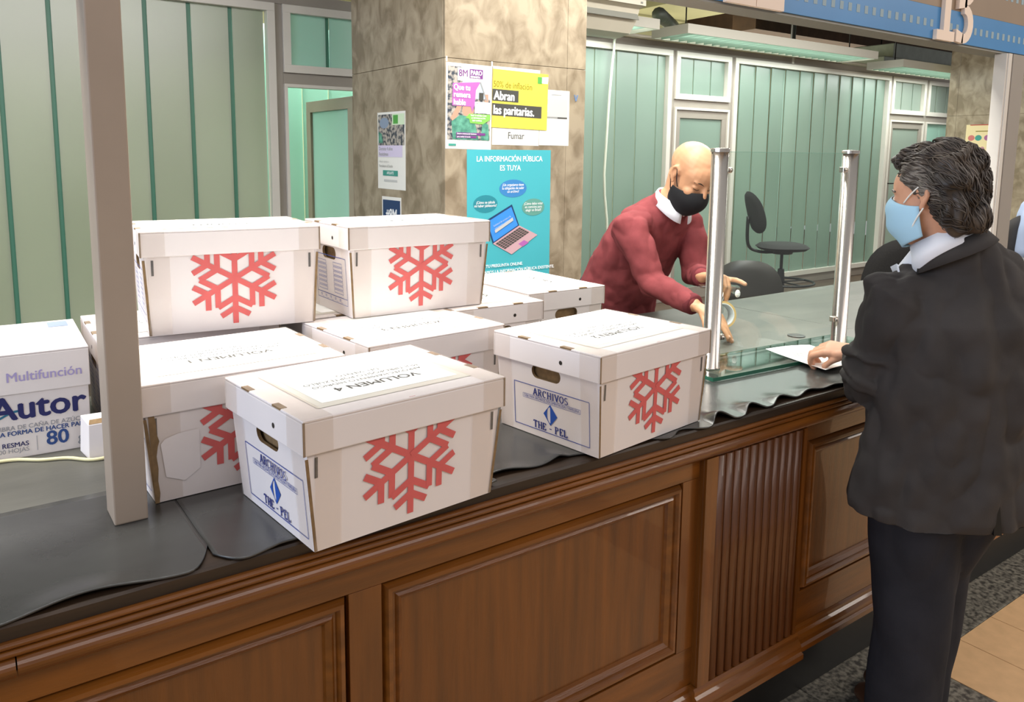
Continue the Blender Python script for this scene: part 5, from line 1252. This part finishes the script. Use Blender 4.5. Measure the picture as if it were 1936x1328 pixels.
# tape dispenser in his left hand, tape roll, torn tape
G_plas = glass_mat('clear_plastic', (0.93, 0.94, 0.93), 0.5, 0.12)
dsp = thing('tape_dispenser', 'clear plastic tape dispenser with a tan tape roll held over the counter', 'tape dispenser', tuple(P(2.52, 0.80, 0.14)))
AXR = Vector((-0.42, -0.88, 0.2)).normalized()
rc = P(2.465, 0.735, 0.070); q1 = AXR.orthogonal().normalized(); q2 = AXR.cross(q1)
def ring(c_, ro, ri, hw, n=36):
    mb = MB()
    for i in range(n):
        a = 6.2832*i/n; d = q1*math.cos(a)+q2*math.sin(a)
        mb.v += [c_+d*ro-AXR*hw, c_+d*ro+AXR*hw, c_+d*ri+AXR*hw, c_+d*ri-AXR*hw]
    for i in range(n):
        a, b = i*4, ((i+1) % n)*4
        for k_ in range(4): mb.f.append((a+k_, b+k_, b+(k_+1) % 4, a+(k_+1) % 4))
    return mb
ring(rc, 0.053, 0.045, 0.024).build('tape_roll', mat('tan_tape', '#d8b677', 0.35), dsp, fix=True)
ring(rc, 0.0448, 0.0415, 0.0245).build('roll_core', mat('white_core', '#dfe2e2', 0.5), dsp, fix=True)
MB().obox(P(2.495, 0.785, 0.172), (0.135, 0.05, 0.010), Matrix.Rotation(math.radians(-38), 3, 'Z')).build('dispenser_frame', G_plas, dsp, bevel=0.002)
MB().obox(P(2.545, 0.735, 0.163), (0.028, 0.05, 0.028), Matrix.Rotation(math.radians(-38), 3, 'Z')).build('tape_guide', G_plas, dsp, bevel=0.002)
MB().tube([P(2.515, 0.765, 0.168), P(2.487, 0.75, 0.12), P(2.472, 0.737, 0.078)], 0.007, 8).build('roll_arm', G_plas, dsp, True)
tag(MB().ball(P(2.535, 0.715, 0.150), (0.012, 0.010, 0.016), None, 7, 5).build('paper_scrap', M_paper, None), 'crumpled bit of white tape at the bald man\'s fingertips', 'scrap')
tag(MB().box(2.345, 2.372, 0.588, 0.606, ZC+0.0005, ZC+0.0045).build('tape_piece', G_plas, None), 'small clear strip of tape under the bald man\'s pressing fingers', 'tape')

# ---- man in the dark suit, in front of the counter
fm = thing('person', 'grey haired man in black suit and light blue mask standing at the counter', 'person', (2.28, -0.2, 0))
T = Vector((0.47, 0.88, 0)).normalized(); SR = Vector((0.88, -0.47, 0)).normalized()
h2 = Head(P(2.150, -0.190, 0.581), (-0.05, 0.98, -0.14), (0, 0.1, 1), 1.0)
body = MB(); h2.add(body)
NB = P(2.205, -0.215, 0.455)
body.limb([(h2.p(0, -0.03, -0.02), 0.062, 0.066), (P(2.18, -0.20, 0.50), 0.064, 0.068), (P(2.212, -0.218, 0.425), 0.062, 0.066)], SR)
BC = P(2.265, -0.225, 0.0)
body.limb([(P(2.225, -0.22, 0.40), 0.06, 0.06), (P(2.262, -0.225, 0.27), 0.14, 0.08), (P(2.265, -0.225, 0.05), 0.15, 0.10), (P(2.265, -0.22, -0.18), 0.15, 0.11)], SR)
FL = [P(2.105, -0.135, 0.325), P(2.130, -0.072, 0.040), P(2.316, 0.070, 0.078)]
FR = [P(2.440, -0.315, 0.335), P(2.520, -0.235, 0.04), P(2.560, -0.01, 0.070)]
for A in (FL, FR): body.limb([(A[0].lerp(A[1], 0.25), 0.045, 0.045), (A[1], 0.040, 0.040), (A[2], 0.028, 0.024)], (0, 0, 1), 14)
nl = []
hand(body, FL[2]+Vector((-0.004, 0.012, 0.002)), (-0.30, 0.95, -0.02), (-0.30, -0.2, 0.9), -1, [(0.40, 0.9, 0.8), (0.42, 0.95, 0.8), (0.45, 0.95, 0.8), (0.5, 0.9, 0.8)], 0.198, 0.03, (0.35, 0.45), nl, 1.2)
hand(body, FR[2]+Vector((0, 0.012, 0.0)), (-0.1, 0.98, -0.08), (0, 0.05, 1), 1, [(0.3, 0.4, 0.3)]*4, 0.188, 0.05, (0.5, 0.3), nl)
LEG = {-1: [P(2.195, -0.185, -0.17), P(2.228, -0.185, -0.55), P(2.238, -0.175, -0.97)], 1: [P(2.335, -0.255, -0.17), P(2.355, -0.165, -0.55), P(2.335, -0.150, -0.97)]}
for k_ in LEG: body.limb([(LEG[k_][0], 0.08, 0.08), (LEG[k_][1], 0.055, 0.055), (LEG[k_][2], 0.038, 0.04)], SR, 14)
bod2 = fused('body', body, M_skin2, fm, 0.0042, 3)
add_nails(nl, bod2)
M_eye = mat('eye_white', '#e9e4dc', 0.2); M_iris = mat('dark_iris', '#2a1d16', 0.2)
for q in (-1, 1):
    e = MB().ball(h2.p(q*0.0315, 0.0785, 0.001), (0.0125, 0.0125, 0.0105), h2.M, 12, 8).build('eye', M_eye, bod2, True)
    MB().ball(h2.p(q*0.0315, 0.0860, 0.000), 0.0062, h2.M, 10, 6).build('iris', M_iris, bod2, True)
    MB().tube(smooth_path([h2.p(q*0.014, 0.0935, 0.019), h2.p(q*0.032, 0.0905, 0.0255), h2.p(q*0.052, 0.076, 0.0205)]), 0.0032, 6).build('eyebrow', M_hairg, bod2, True)
jk = MB()
jk.limb([(P(2.268, -0.222, -0.275), 0.262, 0.175), (P(2.268, -0.222, -0.19), 0.252, 0.170), (P(2.266, -0.222, -0.05), 0.228, 0.160), (P(2.264, -0.226, 0.12), 0.228, 0.162), (P(2.264, -0.230, 0.25), 0.226, 0.148), (P(2.258, -0.228, 0.345), 0.185, 0.112), (P(2.235, -0.225, 0.405), 0.115, 0.088), (P(2.215, -0.222, 0.435), 0.085, 0.080)], SR, 32)
jk.limb([(P(2.17, -0.165, 0.315), 0.085, 0.085), (FL[0]+Vector((0, 0, -0.02)), 0.092, 0.088), (FL[0].lerp(FL[1], 0.5)+Vector((0.0, -0.004, 0)), 0.082, 0.082), (FL[1]+Vector((0, -0.005, -0.012)), 0.076, 0.074), (FL[1].lerp(FL[2], 0.45), 0.067, 0.066), (FL[1].lerp(FL[2], 0.92), 0.052, 0.048)], (1, 0, 0), 22)
jk.limb([(P(2.37, -0.28, 0.32), 0.085, 0.085), (FR[0]+Vector((0, 0, -0.02)), 0.092, 0.088), (FR[0].lerp(FR[1], 0.5), 0.080, 0.080), (FR[1], 0.072, 0.070), (FR[1].lerp(FR[2], 0.5), 0.062, 0.060), (FR[1].lerp(FR[2], 0.90), 0.052, 0.048)], (1, 0, 0), 22)
# creases in the crook of the sleeves and a dropped lapel roll
for A in (FL, FR):
    ua = (A[1]-A[0]).normalized(); fa = (A[2]-A[1]).normalized()
    for t_, tilt, rad_ in ((0.80, 0.5, 0.080), (0.92, 0.1, 0.080), (0.68, -0.3, 0.084)):
        c_ = A[0].lerp(A[1], t_); s1 = ua.cross(Vector((0.8, 0.6, 0))).normalized(); s2 = ua.cross(s1)
        jk.tube([c_+(s1*math.cos(a)+s2*math.sin(a))*rad_+ua*tilt*0.05*math.sin(a) for a in [i*0.35 for i in range(19)]], 0.0095, 8)
    for t_, tilt in ((0.12, 0.5), (0.30, -0.4), (0.55, 0.3)):
        c_ = A[1].lerp(A[2], t_); s1 = fa.cross(Vector((0, 0, 1))).normalized(); s2 = fa.cross(s1); rad_ = 0.072-0.016*t_
        jk.tube([c_+(s1*math.cos(a)+s2*math.sin(a))*rad_+fa*tilt*0.05*math.sin(a) for a in [i*0.35 for i in range(19)]], 0.0085, 8)
jko = fused('suit_jacket', jk, M_suit, fm, 0.006, 3, folds(0.018, 9.5, 4.0, (1.2, 1.2, 0.8)))
# flat jacket hem
for v_ in jko.data.vertices:
    zl = v_.co.z-ZC
    if zl < -0.30: v_.co.z = ZC-0.30
# back vent flap
vc = P(2.268, -0.222, -0.30)-T*0.172+SR*0.02
MB().add([vc+T*0.008, vc+SR*0.012+T*0.006, vc+Vector((0, 0, 0.22))+T*0.020, vc-T*0.006, vc+SR*0.020-T*0.010, vc+Vector((0, 0, 0.22))+T*0.012], [(0, 1, 2), (3, 5, 4), (0, 2, 5, 3), (1, 4, 5, 2), (0, 3, 4, 1)]).build('back_vent', M_black, jko, fix=True)
collar('jacket_collar', jko, M_suit, P(2.214, -0.226, 0.424), (-0.22, 0.34, 0.90), (-0.2, 0.9, 0), 0.082, 0.108, 0.044, 0.005, gap=0.85, point=0.02)
tr = MB()
for k_ in LEG: tr.limb([(LEG[k_][0]+Vector((0, 0, 0.08)), 0.125, 0.13), (LEG[k_][0]-Vector((0, 0, 0.06)), 0.125, 0.13), (LEG[k_][1]+Vector((0, 0, 0.05)), 0.112, 0.108), (LEG[k_][1]-Vector((0, 0, 0.15)), 0.100, 0.100), (LEG[k_][2]+Vector((0, 0, 0.02)), 0.098, 0.098)], SR, 22)
fused('suit_trousers', tr, M_trouser, fm, 0.0085, 4, folds(0.010, 6.5, 9.0, (1, 1, 0.45)))
for k_ in LEG:
    a = LEG[k_][2]; z_ = 0.042
    fused('shoe', MB().limb([(Vector((a.x, a.y, z_))-T*0.07, 0.04, 0.038), (Vector((a.x, a.y, z_))+T*0.05, 0.046, 0.038), (Vector((a.x, a.y, z_-0.006))+T*0.17, 0.042, 0.030)], SR, 16), M_shoe, fm, 0.008, 2)
collar('shirt_collar', fm, M_shirt, P(2.200, -0.212, 0.444), (-0.22, 0.42, 0.88), (-0.2, 0.9, 0), 0.073, 0.092, 0.050, gap=0.2, point=0.045)
sf = MB().limb([(P(2.195, -0.175, 0.43), 0.055, 0.035), (P(2.215, -0.135, 0.375), 0.065, 0.035), (P(2.255, -0.095, 0.28), 0.06, 0.03)], SR, 18)
fused('shirt_front', sf, M_shirt, fm, 0.006, 3)
MB().add([P(2.125, -0.118, 0.395), P(2.155, -0.085, 0.38), P(2.165, -0.098, 0.345), P(2.122, -0.135, 0.340), P(2.127, -0.122, 0.392), P(2.157, -0.089, 0.377), P(2.167, -0.102, 0.342), P(2.124, -0.139, 0.337)], [(0, 1, 2, 3), (7, 6, 5, 4), (0, 4, 5, 1), (1, 5, 6, 2), (2, 6, 7, 3), (3, 7, 4, 0)]).build('collar_point', M_shirt, fm)
mk = h2.mask('face_mask', fm, M_maskblue, 2, top=-0.010, low=-0.130, grow=0.0)
for q in (-1, 1):
    MB().tube(smooth_path([h2.p(q*0.062, 0.050, -0.012), h2.p(q*0.078, 0.022, 0.010), h2.p(q*0.084, -0.006, 0.030)]), 0.0021, 6).build('ear_loop', M_strapw, mk, True)
    MB().tube(smooth_path([h2.p(q*0.060, 0.040, -0.090), h2.p(q*0.076, 0.016, -0.058), h2.p(q*0.084, -0.008, -0.030)]), 0.0021, 6).build('ear_loop', M_strapw, mk, True)
# hair: a full wavy mass with strands combed back over it
hb = MB(); k = h2.s
def hball(r, f, u, rr): hb.ball(h2.p(r, f, u), tuple(x*k for x in rr), h2.M, 24, 16)
hball(0, -0.026, 0.064, (0.088, 0.100, 0.082)); hball(0, -0.060, 0.005, (0.091, 0.060, 0.090)); hball(0, 0.042, 0.104, (0.062, 0.060, 0.030))
hball(0, -0.070, -0.055, (0.072, 0.048, 0.060))
for q in (-1, 1):
    hball(q*0.052, -0.050, 0.036, (0.044, 0.058, 0.058)); hball(q*0.062, 0.012, 0.070, (0.022, 0.042, 0.030)); hball(q*0.071, 0.016, 0.030, (0.008, 0.012, 0.024)); hball(q*0.060, -0.068, -0.035, (0.030, 0.034, 0.050))
def hwave(c_):
    l = h2.M.transposed()@(c_-h2.c)
    return 0.006*math.sin(l.y*75+6*noise.noise(l*18)+l.z*30)+0.007*noise.noise(l*28)
hro = fused('hair', hb, M_hair, fm, 0.005, 3, hwave)
rr = random.Random(3)
from mathutils.bvhtree import BVHTree
bvh = BVHTree.FromPolygons([WM[hro]@v_.co for v_ in hro.data.vertices], [tuple(f_.vertices) for f_ in hro.data.polygons])
def strand_mesh(n, grey):
    mb = MB(); tries = 0; made = 0
    while made < n and tries < n*6:
        tries += 1
        # start near the front hairline or parting, or over the ear; run back and down
        th = rr.uniform(-1.0, 1.0)
        if grey: st = (rr.choice((-1, 1))*rr.uniform(0.05, 0.09), rr.uniform(0.0, 0.06), rr.uniform(-0.005, 0.09))
        else: st = (rr.uniform(-0.095, 0.095), rr.uniform(-0.12, 0.085), rr.uniform(-0.06, 0.15))
        p_ = h2.p(*st); hit = bvh.find_nearest(p_)
        if hit[0] is None: continue
        p_ = hit[0]; pts = []; ph = rr.random()*6.28; wl = rr.uniform(55, 95); L_ = rr.uniform(0.045, 0.10); ns = 9
        d = None; lift = rr.uniform(0.001, 0.006); am = rr.uniform(0.1, 0.5)
        for i in range(ns):
            hit = bvh.find_nearest(p_); n_ = hit[1]; loc = h2.M.transposed()@(hit[0]-h2.c)
            fl = -h2.F*1.0-h2.U*(0.35+max(0.0, -loc.y*6))+h2.R*(loc.x*2.0)
            fl = (fl-n_*fl.dot(n_)).normalized()
            sd = n_.cross(fl)
            fl = (fl+sd*am*math.sin(ph+i*L_/ns*wl)).normalized()
            q_ = hit[0]+n_*(lift*(0.4+0.6*math.sin(3.14*min(1, i/(ns-1)*1.1)))+(0.004*i/ns if rr.random() < 0.15 else 0))
            pts.append(q_); p_ = hit[0]+fl*L_/(ns-1)
        mb.tube(pts, [0.0012, 0.0019, 0.0022, 0.0022, 0.0021, 0.0019, 0.0016, 0.0011, 0.0004], 4, caps=False); made += 1
    return mb
o = strand_mesh(850, False).build('hair_strands', M_hair, hro, True); o['kind'] = 'stuff'
o = strand_mesh(330, True).build('greying_hair_strands', M_hairg, hro, True); o['kind'] = 'stuff'
